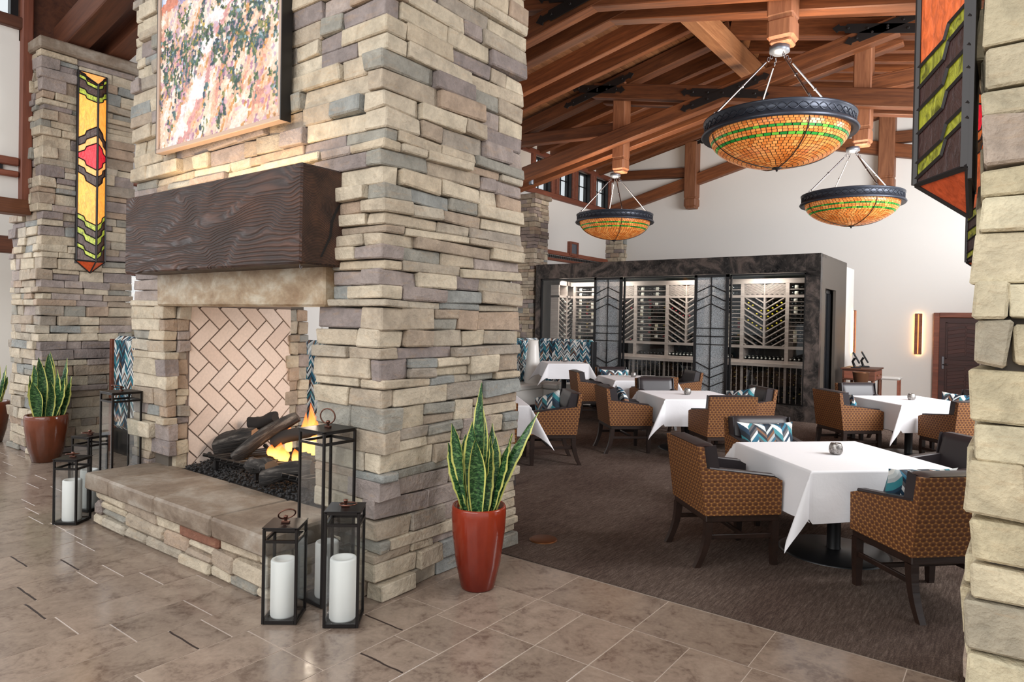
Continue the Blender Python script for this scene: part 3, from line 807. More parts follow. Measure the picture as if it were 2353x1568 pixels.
# herringbone fire brick on the left inner wall, plane X = OX0
mb = MB(); mb.box((0, 0, 0), (.05, 1.06, ZL-ZH+.1)); fpart('brick_backing', mb, FMORT, (OX0-.032, 3.54, (ZL+ZH)/2))
bw, bl, g = .135, .27, .012
def clip_poly(poly, y0, y1, z0, z1):
    for ax, v, sgn in ((0, y0, 1), (0, y1, -1), (1, z0, 1), (1, z1, -1)):
        out = []
        for i in range(len(poly)):
            a, b = poly[i], poly[(i+1) % len(poly)]
            da, db = (a[ax]-v)*sgn, (b[ax]-v)*sgn
            if da >= 0: out.append(a)
            if da*db < 0:
                t = da/(da-db); out.append((a[0]+t*(b[0]-a[0]), a[1]+t*(b[1]-a[1])))
        poly = out
        if len(poly) < 3: return []
    return poly
c45 = math.sqrt(.5)
for i in range(-14, 15):
    for j in range(-14, 15):
        for hz in (0, 1):
            # herringbone lattice: horizontal brick at (i*bw + j*2bl..., ) pattern period (bw,bw) and (2*bl,0)
            ox, oy = i*bw + j*2*bl, -i*bw
            if hz: r = (ox, oy, ox+bl, oy+bw)
            else: r = (ox+bl, oy, ox+bl+bw, oy+bl)
            r = (r[0]+g/2, r[1]+g/2, r[2]-g/2, r[3]-g/2)
            poly = [(r[0], r[1]), (r[2], r[1]), (r[2], r[3]), (r[0], r[3])]
            poly = [((x-y)*c45+3.5, (x+y)*c45+1.05) for x, y in poly]
            poly = clip_poly(poly, 3.035, 4.06, ZH, ZL)
            if len(poly) < 3: continue
            cy_, cz_ = sum(p[0] for p in poly)/len(poly), sum(p[1] for p in poly)/len(poly)
            ar = abs(sum(poly[k][0]*poly[(k+1) % len(poly)][1]-poly[(k+1) % len(poly)][0]*poly[k][1] for k in range(len(poly))))/2
            if ar < .0006: continue
            mb = MB(); mb.prism([(p[0]-cy_, p[1]-cz_) for p in poly], -.012, .006, 'YZ'); fpart('fire_brick', mb, FBRICK, (OX0, cy_, cz_))
mb = MB(); mb.box((0, 0, 0), (OX1-OX0+.1, 1.2, .04)); fpart('firebox_ceiling', mb, SOOT, ((OX0+OX1)/2, 3.6, ZL+.33))
mb = MB(); mb.box((0, 0, 0), (.04, 1.1, ZL-ZH+.35)); fpart('firebox_side', mb, SOOT, (OX1+.03, 3.54, (ZL+ZH)/2+.17))
# hearth
HX0, HX1, HY0 = -6.12, -3.64, 2.40
mb = MB(); mb.box((0, 0, 0), (HX1-HX0-.12, .5, .28)); fpart('hearth_core', mb, MORTAR, ((HX0+HX1)/2, 2.70, .15))
hm = Masonry(.07, .14, .18, .55, .03, .018)
hm.pillar(HX0, HX1, HY0, FY0, .0, .295, ('-Y', '+X', '-X')); hm.build(fp, STONE, STONEI, 'hearth_stone', 100)
REDST = stone_mat('red_stone', [(138, 92, 72), (150, 104, 82)])
_b = min([c for c in fp.children if c.name.startswith('hearth_stone') and 'stones' not in c.name], key=lambda c: (Vector(c.location)+FL-Vector((-4.45, 2.38, .17))).length-1.2*max(v.co.x for v in c.data.vertices)-3*max(v.co.z for v in c.data.vertices))
_b.data.materials[0] = REDST; _b['label'] = 'rust-red hearth stone'
for a, b in ((-6.17, -5.72), (-5.72, -4.98), (-4.98, -4.20), (-4.20, -3.59)):
    mb = MB(); mb.box((0, 0, 0), (b-a-.004, .61, .135), bev=.016, jit=.005); fpart('hearth_slab', mb, SLAB, ((a+b)/2, 2.645, ZH-.0675))
# lava bed
mb = MB()
for i in range(4200):
    x, y = RS.uniform(OX0+.03, OX1-.02), RS.uniform(2.96, 4.2)
    r = RS.uniform(.006, .013); q = Matrix.Rotation(RS.uniform(0, 3), 3, 'Z') @ Matrix.Rotation(RS.uniform(0, 3), 3, 'X')
    mb.box((x+4.79, y-2.83, ZH-.012+RS.uniform(0, .02)+.04*max(0, 1-abs(y-3.5)/.6)), (r*2, r*1.7, r*1.5), rot=q, bev=r*.5)
lv = obj('lava_rock', mb, LAVA, None, loc=(-4.79, 2.83, 0), kind='stuff', fix=False); tag(lv, 'bed of small black lava rock under the logs in the firebox', 'gravel')
mb = MB(); mb.box((0, 0, 0), (OX1-OX0-.02, 1.28, .04)); fpart('firebox_floor', mb, SOOT, ((OX0+OX1)/2, 3.60, ZH-.04))

# chimney
ch = thing('chimney', (-4.79, 2.83, ZMT), 'stacked-stone chimney breast rising above the dark mantel behind the painting', 'chimney', kind='thing')
core(ch, (FX0+.05, FX1-.06, FY0+.06, FY1-.04, ZMT, 7.2))
cm = Masonry()
cm.pillar(FX0, FX1, FY0, FY1, ZMT, 5.6, ('-Y', '+X', '-X'), holes=[(-5.65, -4.3, 3.3, 4.5)], breaks=(3.3,))
cm.build(ch, STONE, STONEI)

# other pillars
def pillar(name, label, x0, x1, y0, y1, z1, faces, mas, mat, cap=None, cap_n=298, z0=0, lower=None):
    r = thing(name, ((x0+x1)/2, (y0+y1)/2, 0), label, 'pillar', kind='thing')
    L = Vector(r.location)
    boxes = [(x0+.06, x1-.06, y0+.06, y1-.06, 0, z1)]
    if lower: boxes.append((lower[0]+.06, lower[1]-.06, lower[2]+.06, lower[3]-.06, 0, lower[4]-.05))
    core(r, *boxes)
    mas.pillar(x0, x1, y0, y1, z0 if not lower else lower[4], z1, faces)
    if lower: mas.pillar(lower[0], lower[1], lower[2], lower[3], 0, lower[4], faces)
    mas.build(r, mat, STONEI, cap=cap_n)
    if cap:
        mb = MB(); mb.box((0, 0, 0), (x1-x0+.12, y1-y0+.12, cap), bev=.02, jit=.006); obj('capstone', mb, SLAB, r, ((x0+x1)/2-L.x, (y0+y1)/2-L.y, z1+cap/2))
    return r
pillar('stone_pillar', 'tall stacked-stone pillar at the left with a lit stained glass sconce', -9.96, -9.442, 3.075, 4.13, 4.92, ('-Y', '+X', '-X'), Masonry(.06, .15, .16, .5), STONE, .15,
       lower=(-10.42, -9.442, 3.075, 4.13, 2.98))
pillar('stone_pillar', 'pale rough-cut stone pillar filling the right edge in the foreground', -.118, 1.2, 2.834, 4.268, 5.2, ('-Y', '-X'), Masonry(.09, .20, .2, .55, .03, .007, .008, .010, .35), STONER)
pillar('stone_pillar', 'farther stone pillar mostly hidden behind the near right one', -.17, 1.2, 7.3, 8.4, 5.0, ('-Y', '-X'), Masonry(.10, .18, .2, .5, .05), STONER, .15)
pillar('stone_pillar', 'stone pillar against the left dining wall beside the wine room', -9.95, -9.2, 13.08, 13.66, 4.68, ('-Y', '+X'), Masonry(.07, .13, .14, .36, .03), STONE, .12)
pillar('stone_pillar', 'short stretch of stone pillar in the back corner above the wine room', -9.9, -9.32, 17.7, 18.1, 4.6, ('-Y', '+X'), Masonry(.10, .17, .16, .4, .03), STONE, .15, 60, z0=2.6)
pillar('stone_pillar', 'shaded stone pillar far at the left edge beyond the left pillar', -14.5, -11.75, 4.2, 5.2, 2.9, ('-Y', '+X'), Masonry(.10, .17, .2, .5, .03), STONE, None, 80)
# ------------------------------------------------------------------ fire: grate, logs, flames
g = thing('log_grate', (-4.84, 3.2, ZH), 'black iron log grate with a toothed front bar standing in the firebox', 'grate')
mb = MB()
for y in (-.12, .42): mb.tube([(-.72, y, .13), (-.66, y, .10), (.68, y, .10)], .02, 6)
obj('rail', mb, IRON, g)
for i in range(15):
    mb = MB(); x = -.66+i*.094; mb.tube([(x-.03, -.19, .135), (x, -.12, .115), (x, .42, .10)], .016, 6); obj('tooth', mb, IRON, g)
for x in (-.6, .0, .6):
    for y in (-.12, .42):
        mb = MB(); mb.box((x, y, .04), (.03, .03, .1)); obj('leg', mb, IRON, g)
def log(label, p0, p1, r0, r1, seed, mat=LOG, endmat=None):
    p0, p1 = Vector(p0), Vector(p1); L = (p1-p0).length; rr = random.Random(seed); n, ms_ = 14, 12
    ph = [rr.uniform(0, 6) for _ in range(6)]
    mb = MB(); vs = []
    for i in range(ms_+1):
        t = i/ms_; r = r0+(r1-r0)*t; bx = .03*math.sin(t*3+ph[0]); bz = .02*math.sin(t*4+ph[1])
        e = 1-.12*(abs(2*t-1)**6)
        for k in range(n):
            q = 2*PI*k/n; rad = r*e*(1+.10*math.sin(3*q+ph[2]+t*2)+.07*math.sin(5*q+ph[3]-t*5)+.05*math.sin(9*t+2*q+ph[4])+rr.uniform(-.035, .035))
            vs.append((t*L, bx+rad*math.cos(q), bz+rad*math.sin(q)))
    fs = [(i*n+k, i*n+(k+1) % n, (i+1)*n+(k+1) % n, (i+1)*n+k) for i in range(ms_) for k in range(n)]
    mb.add(vs, fs, 0, True)
    o = obj('log', mb, mat, None, p0, label=label); o.rotation_euler = (p1-p0).to_track_quat('X', 'Z').to_euler()
    tag(o, label, 'log', 'ceramic logs on the grate')
    for e, idx in ((0, 0), (1, ms_)):
        m2 = MB(); m2.add([vs[idx*n+k] for k in range(n)], [tuple(range(n))]); obj('cut_end', m2, endmat or LOGEND, o)
    return o
log('fat grey log with a pale cut end lying at the left of the fire', (-5.74, 3.24, .58), (-5.44, 3.46, .66), .10, .10, 1)
log('long ashen log leaning diagonally across the pile with its charred tip raised', (-5.26, 3.13, .56), (-4.93, 3.52, .90), .058, .055, 2, LOG, CHAR)
log('black burnt log stub at the back left of the pile', (-5.68, 3.52, .76), (-5.36, 3.62, .83), .06, .055, 3, CHAR, CHAR)
log('burnt black log crossing behind the flames', (-5.06, 3.36, .66), (-4.70, 3.62, .83), .058, .05, 4, CHAR, CHAR)
log('short grey log with a tan cut end at the front centre', (-4.95, 3.12, .57), (-4.62, 3.05, .57), .065, .055, 5)
log('grey ashen log lying low at the right front of the grate', (-4.62, 2.99, .53), (-4.32, 3.22, .57), .06, .07, 6)
fl = thing('flames', (-4.86, 3.5, ZH+.16), 'orange flames rising between the logs in the firebox', 'fire', kind='stuff')
for i, (x, y, h, r) in enumerate(((-.06, .08, .52, .05), (.03, .10, .64, .06), (.12, .06, .50, .05), (.22, .12, .58, .05), (.30, .04, .42, .045), (-.16, .0, .36, .04), (.02, -.22, .2, .07), (.14, -.25, .17, .06), (.24, -.2, .15, .05), (-.1, -.2, .14, .05))):
    rr = random.Random(i); ph = rr.uniform(0, 6)
    def ff(u, v):
        q = u*2*PI; rad = r*(math.sin(min(1, v*1.25+.2)*PI))**.7*(1-v)**.45*(1+.25*math.sin(3*q+v*5+ph))
        return (x+.05*v*math.sin(v*5+ph)+rad*math.cos(q), y+rad*.8*math.sin(q), h*v)
    mb = MB(); mb.grid(12, 9, ff, uv=True); obj('flame', mb, FLAME, fl, fix=False)
o = point('fire_glow', (-4.72, 3.62, ZH+.75), FIREP, (1, .80, .62), .15); o2 = point('fire_glow', (-4.9, 3.3, ZH+.2), FIREP*.1, (1, .5, .22), .06)

# ------------------------------------------------------------------ lanterns
def lantern(label, c, wd, h, rz, ring_tilt):
    r = thing('lantern', (c[0], c[1], 0), label, 'lantern', 'bronze candle lanterns around the hearth', rz=rz)
    t = .016; a = wd/2
    for sx in (-1, 1):
        for sy in (-1, 1):
            mb = MB(); mb.box((sx*(a-t/2), sy*(a-t/2), h/2), (t, t, h-.01), bev=.002); obj('corner_post', mb, LANT, r)
    for nm, z in (('base_rim', .018), ('top_rim', h-.008), ('neck_rim', h-.075)):
        mb = MB()
        for s in (-1, 1):
            mb.box((0, s*(a-t/2), z), (wd-2*t, t, t)); mb.box((s*(a-t/2), 0, z), (t, wd-2*t, t))
        obj(nm, mb, LANT, r)
    mb = MB(); mb.box((0, 0, .012), (wd-.004, wd-.004, .012)); obj('base_plate', mb, LANT, r)
    mb = MB(); mb.box((0, 0, h+.002), (wd+.006, wd+.006, .007), bev=.002); obj('lid', mb, LANT, r)
    for ang in range(4):
        mb = MB(); q = ang*PI/2
        mb.box((0, 0, 0), (wd-2*t, .003, h-.11)); o = obj('glass_pane', mb, GLASS, r, (math.sin(q)*(a-.008), -math.cos(q)*(a-.008), (h-.08)/2+.012)); o.rotation_euler = (0, 0, q)
    mb = MB(); mb.box((0, 0, h+.012), (.05, .022, .012), bev=.003); mb.lathe([(.009, 0), (.009, .022), (.013, .026), (.013, .036), (0, .04)], 10, (0, 0, h+.012)); hd = obj('finial', mb, RING, r)
    mb = MB(); R_ = .048
    mb.tube([(R_*math.sin(q), 0, R_-R_*math.cos(q)) for q in [2*PI*i/20 for i in range(21)]], .0045, 6, caps=False)
    o = obj('ring_handle', mb, RING, hd, (0, 0, h+.03)); o.rotation_euler = (ring_tilt, 0, .5)
    return r
def candle(label, c, r, h, z=.018):
    mb = MB(); mb.lathe([(0, 0), (r*.93, 0), (r, .012), (r, h-.008), (r*.94, h), (r*.72, h), (r*.62, h-.012), (0, h-.016)], 28)
    o = obj('pillar_candle', mb, WAX, None, (c[0], c[1], z)); tag(o, label, 'candle', 'white candles inside the lanterns')
lantern('shortest bronze lantern at the front of the right-hand group', (-3.38, 2.345), .2, .552, math.radians(38), .75)
lantern('middle-height bronze lantern at the front right beside the pillar base', (-3.08, 2.535), .2, .66, math.radians(40), 1.5)
lantern('tallest bronze lantern behind the right-hand group in front of the fireplace', (-3.428, 2.672), .25, 1.064, 0, .12)
lantern('shortest bronze lantern at the front of the left-hand group', (-6.295, 2.30), .2, .54, math.radians(36), 1.35)
lantern('middle-height bronze lantern behind the small one left of the hearth', (-6.60, 2.545), .2, .66, math.radians(20), 1.5)
lantern('tallest bronze lantern at the left end of the fireplace', (-6.335, 2.69), .25, 1.064, 0, 1.2)
candle('white pillar candle in the shortest lantern of the right-hand group', (-3.385, 2.34), .072, .33)
candle('white pillar candle in the middle lantern beside the pillar base', (-3.085, 2.53), .076, .355)
candle('white pillar candle in the tallest lantern in front of the fireplace', (-3.42, 2.675), .072, .34)
candle('white pillar candle in the small lantern left of the hearth', (-6.295, 2.298), .072, .34)
candle('white pillar candle in the middle lantern left of the hearth', (-6.60, 2.545), .072, .34)
candle('white pillar candle in the tallest lantern at the left end of the fireplace', (-6.335, 2.69), .072, .32)

# ------------------------------------------------------------------ snake plants
def snake_plant(label, loc, rt, rb, h, mat, leaves, seed):
    r = thing('snake_plant', loc, label, 'potted plant', 'snake plants in glazed pots')
    mb = MB(); mb.lathe([(0, 0), (rb*.95, 0), (rb, .012), (rb+(rt-rb)*.55, h*.32), (rt*.97, h*.68), (rt*1.01, h*.9), (rt, h-.012), (rt*.97, h), (rt*.9, h-.006), (rt*.87, h-.06), (0, h-.06)], 40)
    obj('pot', mb, mat, r)
    rr = random.Random(seed); mb = MB()
    for i in range(70):
        a, q = rt*.84*math.sqrt(rr.random()), rr.uniform(0, 6.28); s = rr.uniform(.011, .022)
        mb.box((a*math.cos(q), a*math.sin(q), h-.05+rr.uniform(0, .012)), (s*2, s*1.5, s), bev=s*.4, rot=Matrix.Rotation(rr.uniform(0, 3), 3, 'Z'))
    obj('pebbles', mb, PEBBLE, r, kind='stuff')
    for (px_, py_, ln, wd, lean, az, tw) in leaves:
        mb = MB(); n = 14
        def lf(u, v, ln=ln, wd=wd, lean=lean, az=az, tw=tw):
            w_ = wd*(.55+.75*math.sin(min(v*1.25+.12, 1)*PI*.62))*(1-max(0, (v-.55)/.45)**2.0)
            w_ = max(w_, .001)
            q = az+tw*v+.25*math.sin(v*5+az); s_ = (u-.5)*2
            cx, cy_ = math.cos(q), math.sin(q)
            off = lean*ln*v**1.6
            fold = .35*w_*(s_*s_)+.004*math.sin(v*30+s_*3)
            la = az+1.2
            return (px_+off*math.cos(la)+cx*w_*s_*.5-math.sin(q)*fold, py_+off*math.sin(la)+cy_*w_*s_*.5+math.cos(q)*fold, h-.06+ln*v*(1-.18*lean*lean*v))
        mb.grid(4, n, lf, uv=True); obj('leaf', mb, LEAF, r, fix=False)
    return r
rr = random.Random(8)
def leafset(n, rad, lmin, lmax, wd, rr):
    out = []
    for i in range(n):
        q = i*2.4+rr.uniform(-.3, .3); a = rad*math.sqrt((i+.5)/n)
        x, y = a*math.cos(q), a*math.sin(q)
        ln = rr.uniform(lmin, lmax)*(1.15-.45*(i/n)); lean = rr.uniform(.02, .12)+.24*(i/n)
        out.append((x, y, ln, wd*rr.uniform(.85, 1.15), lean, q-1.2, rr.uniform(-.9, .9)))
    return out
ls = leafset(14, .105, .48, .66, .088, rr)
ls[0] = (0, 0, .86, .075, .03, 1.0, .6); ls[13] = (.07, .05, .70, .085, .42, .65-1.2, .3)
snake_plant('variegated snake plant in a tall red glazed planter at the chimney corner', (-2.81, 3.42, 0), .178, .112, .545, REDGLZ, ls, 2)
rr = random.Random(21)
snake_plant('variegated snake plant in a brown glazed planter before the left pillar', (-9.12, 3.05, 0), .222, .145, .55, BRNGLZ, leafset(15, .14, .5, .76, .095, rr), 3)
snake_plant('brown glazed planter cut by the left edge of the view', (-10.95, 3.0, 0), .222, .145, .55, BRNGLZ, leafset(9, .12, .45, .6, .08, rr), 4)

# ------------------------------------------------------------------ painting
def make_painting():
    W_, H_ = 1.79, 1.75
    fx0, fx1, z0 = -5.80, -4.05, 3.10
    y = 2.745
    r = thing('framed_painting', ((fx0+fx1)/2, y, z0), 'large impasto desert landscape painting in a pale wood and black frame', 'painting')
    w2 = (fx1-fx0)/2
    def fr(nm, c, d, mat): mb = MB(); mb.box(c, d, bev=.004); obj(nm, mb, mat, r)
    PALEW = Mat('pale_frame', (178, 154, 138), .5).mat
    FRB = Mat('frame_black', (22, 20, 20), .35).mat
    fr('frame_rail', (0, 0, .016), (2*w2, .07, .032), PALEW); fr('frame_rail', (0, 0, H_-.016), (2*w2, .07, .032), PALEW)
    for s in (-1, 1):
        fr('frame_stile', (s*(w2-.014), 0, H_/2), (.028, .07, H_-.064), PALEW)
        fr('frame_side', (s*(w2+.004), .008, H_/2), (.008, .088, H_), FRB)
    fr('frame_lining', (0, .012, H_/2), (2*w2-.056, .04, H_-.064), FRB)
    nx, nz = 300, 270
    rg = np.random.RandomState(4)
    U, V = np.meshgrid(np.linspace(0, 1, nx+1), np.linspace(0, 1, nz+1), indexing='ij')   # v up
    def sn(seed, fx, fz, n=5):
        q = np.random.RandomState(seed); s = np.zeros_like(U); a = 1
        for i in range(n):
            k = 2.0**i
            for _ in range(3): s += a*np.sin((U*fx*q.uniform(-1, 1)+V*fz*q.uniform(-1, 1))*k*6.28+q.uniform(0, 6.28))/1.7
            a *= .55
        return s
    n1, n2, n3 = sn(1, 3, 4), sn(2, 5, 5), sn(3, 9, 7)
    img = np.zeros(U.shape+(3,))
    A = lambda c: np.array(lin(*c)[:3])
    def lay(mask, c): img[mask] = A(c)
    def sd(seed, ang, fl, fw, n=4):      # brush-stroke noise, long along the angle
        q = np.random.RandomState(seed); c_, s_ = math.cos(ang), math.sin(ang); P_, Q_ = U*1.1*c_+V*s_, -U*1.1*s_+V*c_
        o = np.zeros_like(U); a_ = 1
        for i in range(n):
            k = 1.9**i
            for _ in range(4): o += a_*np.sin((P_*fl*q.uniform(.4, 1)+Q_*fw*q.uniform(-1, 1))*k*6.28+q.uniform(0, 6.28))/2
            a_ *= .6
        return o
    d1, d2, d3 = sd(5, .9, 2, 7), sd(6, .5, 3, 12), sd(7, 1.0, 4, 22)
    img[:] = A((232, 198, 176))
    lay(d1 > .4, (226, 178, 150)); lay(d1 > 1.1, (208, 148, 132)); lay(d1 < -.6, (236, 214, 200)); lay(d2 > .9, (206, 164, 172)); lay(d2 < -1.1, (246, 230, 214))
    lay((d3 > 1.0) & (V > .25), (196, 172, 186)); lay(d3 < -1.2, (200, 146, 92)); lay((d3 > 1.35) & (V < .4), (178, 130, 150))
    hz = .665+.03*n1*.5
    path = .12+.62*(V/.72)**1.1+.07*n2*.35+.05*np.sin(V*9)
    lay((np.abs(U-path-.06*n3*.3) < (.055+.02*n2)*(1-.55*V)) & (V < .66), (232, 218, 214)); lay((np.abs(U-path-.05*n2*.4) < .022) & (V < .66), (238, 230, 232))
    lay((np.abs(U-path-.07) < .018) & (V < .66), (206, 150, 146))
    lay(V > hz, (206, 212, 232)); lay((V > hz) & (n2+n3*.4 > .3), (150, 186, 220)); lay((V > hz) & (n2-n3*.5 < -.4), (240, 240, 244))
    mt = .70+.10*np.abs(np.sin(U*9+.8))*np.exp(-((U-.4)/.25)**2)+.10*np.exp(-((U-.1)/.035)**2)+.05*np.exp(-((U-.72)/.1)**2)
    lay((V > hz) & (V < mt), (164, 150, 186)); lay((V > hz) & (V < mt) & (n3 > .2), (206, 176, 180)); lay((V < mt) & (V > hz) & (U < .16), (206, 130, 106))
    cols = [(58, 76, 68), (78, 100, 80), (60, 78, 92), (98, 116, 80), (136, 134, 84), (86, 112, 112), (66, 84, 66), (150, 128, 140)]
    def blob(u0, v0, ru, rv, c):
        i0, i1 = max(0, int((u0-ru)*nx)), min(nx, int((u0+ru)*nx)+1); j0, j1 = max(0, int((v0-rv)*nz)), min(nz, int((v0+rv)*nz)+1)
        if i1 <= i0 or j1 <= j0: return
        mk = ((U[i0:i1, j0:j1]-u0)/ru)**2+((V[i0:i1, j0:j1]-v0)/rv)**2 < 1
        img[i0:i1, j0:j1][mk] = A(c)
    for i in range(330):
        v0 = rg.beta(2.4, 1.7)*.62+.03; u0 = rg.uniform(0, 1)
        if abs(u0-(.12+.62*(v0/.72)**1.1)) < .06*(1.1-v0) : continue
        if v0 < .33 and rg.rand() < .75: continue
        s = .026*(1.25-v0)
        for k in range(7): blob(u0+rg.normal(0, s*.5), v0+rg.normal(0, s*.8), s*.22, s*.7, cols[rg.randint(len(cols))])
        blob(u0-s*.3, v0+s*.4, s*.15, s*.3, (150, 172, 180) if rg.rand() < .5 else (176, 150, 66))
    for i in range(14000):
        u0, v0 = rg.rand(), rg.rand(); j, k = int(u0*nx), int(v0*nz)
        c = img[j, k]*rg.uniform(.85, 1.12); d = rg.uniform(.003, .008)
        i0, i1, j0, j1 = max(0, j-int(d*nx)), j+int(d*nx)+1, max(0, k-1), k+2
        img[i0:i1, j0:j1] = c
    img = np.clip(img, 0, 1)
    Wd, Hd = 2*w2-.06, H_-.07
    rel = .004*(n3*.5+rg.normal(0, .5, U.shape))+.006*(img.mean(2) < .1)
    vs = np.stack([(U-.5)*Wd, -.014-np.abs(rel), V*Hd+.035], -1).reshape(-1, 3)
    idx = np.arange((nx+1)*(nz+1)).reshape(nx+1, nz+1)
    fs = np.stack([idx[:-1, :-1], idx[1:, :-1], idx[1:, 1:], idx[:-1, 1:]], -1).reshape(-1, 4)
    me = bpy.data.meshes.new('canvas'); me.from_pydata(vs.tolist(), [], fs.tolist())
    at = me.color_attributes.new('paint', 'FLOAT_COLOR', 'POINT')
    at.data.foreach_set('color', np.concatenate([img.reshape(-1, 3), np.ones((img.shape[0]*img.shape[1], 1))], 1).astype(np.float32).ravel())
    me.polygons.foreach_set('use_smooth', [True]*len(fs))
    k = Mat('oil_paint', rough=.35); a = k.n('ShaderNodeVertexColor', layer_name='paint'); k.col(a.outputs[0])
    k.bump(k.noise(k.coord('Object', (60, 60, 60)), 1, 3), .3, .01)
    me.materials.append(k.mat); obj('canvas', me, None, r)
make_painting()

# ------------------------------------------------------------------ stained glass sconces
def stained_sconce(label, loc, rz, lit=True):
    """hangs on a wall facing local -Y; ridge towards -Y; local z from 0 (lower edge) up"""
    r = thing('stained_glass_sconce', loc, label, 'wall sconce', 'stained glass sconces on the pillars', rz=rz)
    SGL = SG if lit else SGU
    Ht, wd, pr = 2.38, .17, .175
    zz = lambda p: Ht*(1-(p-160)/445)
    B = [((160, 192), (166, 195), 'd'), ((166, 195), (175, 204), 'g'), ((175, 204), (197, 221), 'b'), ((197, 221), (211, 234), 'g'), ((211, 234), (318, 289), 'y'), ((318, 289), (336, 309), 'b'),
         ((336, 309), (352, 327), 'o'), ((352, 327), (360, 391), 'r'), ((360, 391), (378, 407), 'o'), ((378, 407), (393, 430), 'b'), ((393, 430), (490, 520), 'y'), ((490, 520), (501, 535), 'g'),
         ((501, 535), (520, 551), 'b'), ((520, 551), (535, 568), 'g'), ((535, 568), (558, 589), 'b'), ((558, 589), (568, 600), 'g'), ((568, 600), (600, 604), 'b')]
    NM = {'y': 'amber_pane', 'g': 'yellow_green_pane', 'b': 'umber_pane', 'o': 'peach_pane', 'r': 'red_pane', 'd': 'rust_pane'}
    def line(b, s):        # stepped diagonal from wall edge (t=0) to ridge (t=1)
        z0, z1 = zz(b[0]), zz(b[1]); d = z1-z0; st = .012 if d < 0 else -.012
        if abs(d) < .05: return [(0, z0), (1, z1)]
        k = [(0, z0), (.40, z0+d*.30), (.48, z0+d*.62), (1, z1)]
        return k
    for side in (-1, 1):
        P = lambda t, z, o=0: Vector((side*wd*(1-t), -pr*t, z)) + Vector((side*pr, -wd, 0)).normalized()*o
        for a, b, c in B:
            la, lb = line(a, side), line(b, side)
            poly = la+lb[::-1]
            mb = MB(); n = len(poly)
            vs = [P(t, z, 0) for t, z in poly]+[P(t, z, -.006) for t, z in poly]
            fs = [tuple(range(n)), tuple(range(n, 2*n))[::-1]]+[(i, (i+1) % n, (i+1) % n+n, i+n) for i in range(n)]
            mb.add(vs, fs); obj(NM[c], mb, SGL[c], r)
        mb = MB()
        for q in [B[0][0]]+[b[1] for b in B]:
            l_ = line(q, side)
            mb.tube([P(min(max(t, .0), 1), z, .004) for t, z in l_], .0075, 4, sm=False)
        mb.box((side*(wd-.006), -.008, Ht*.505), (.018, .03, Ht*.99)); 
        obj('lead_came', mb, LEAD, r)
    mb = MB(); mb.tube([(0, -pr-.003, zz(604)), (0, -pr-.003, zz(190))], .013, 6, sm=False); obj('ridge_bar', mb, LEAD, r)
    zb, zt = 0.02, Ht
    for nm, pts in (('top_pane', [(-wd, 0, zt), (wd, 0, zt), (0, -pr, zz(192))]), ('bottom_pane', [(0, 0, -.13), (wd, 0, zb), (0, -pr, zz(604))]), ('bottom_pane', [(0, 0, -.13), (0, -pr, zz(604)), (-wd, 0, zb)])):
        mb = MB(); mb.add(pts, [(0, 1, 2)]); obj(nm, mb, SGL['o' if nm == 'top_pane' else 'd'], r)
    mb = MB()
    for a, b in (((-wd, 0, zt), (0, -pr, zz(192))), ((wd, 0, zt), (0, -pr, zz(192))), ((-wd, 0, zt), (wd, 0, zt)), ((-wd, 0, zb), (0, -pr, zz(604))), ((wd, 0, zb), (0, -pr, zz(604))), ((-wd, 0, zb), (0, 0, -.13)), ((wd, 0, zb), (0, 0, -.13)), ((0, -pr, zz(604)), (0, 0, -.13))):
        mb.tube([a, b], .010, 4, sm=False)
    obj('end_came', mb, LEAD, r)
    mb = MB(); mb.box((0, .006, Ht*.5-.02), (2*wd+.01, .012, Ht)); obj('back_plate', mb, LEAD, r)
    return r
stained_sconce('lit stained glass sconce with a red diamond on the left stone pillar', (-9.40, 3.60, 2.39), PI/2)
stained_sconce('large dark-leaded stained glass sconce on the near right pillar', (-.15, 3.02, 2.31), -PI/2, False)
stained_sconce('small stained glass sconce far behind the near right pillar', (-.215, 7.55, 2.38), -PI/2, False)

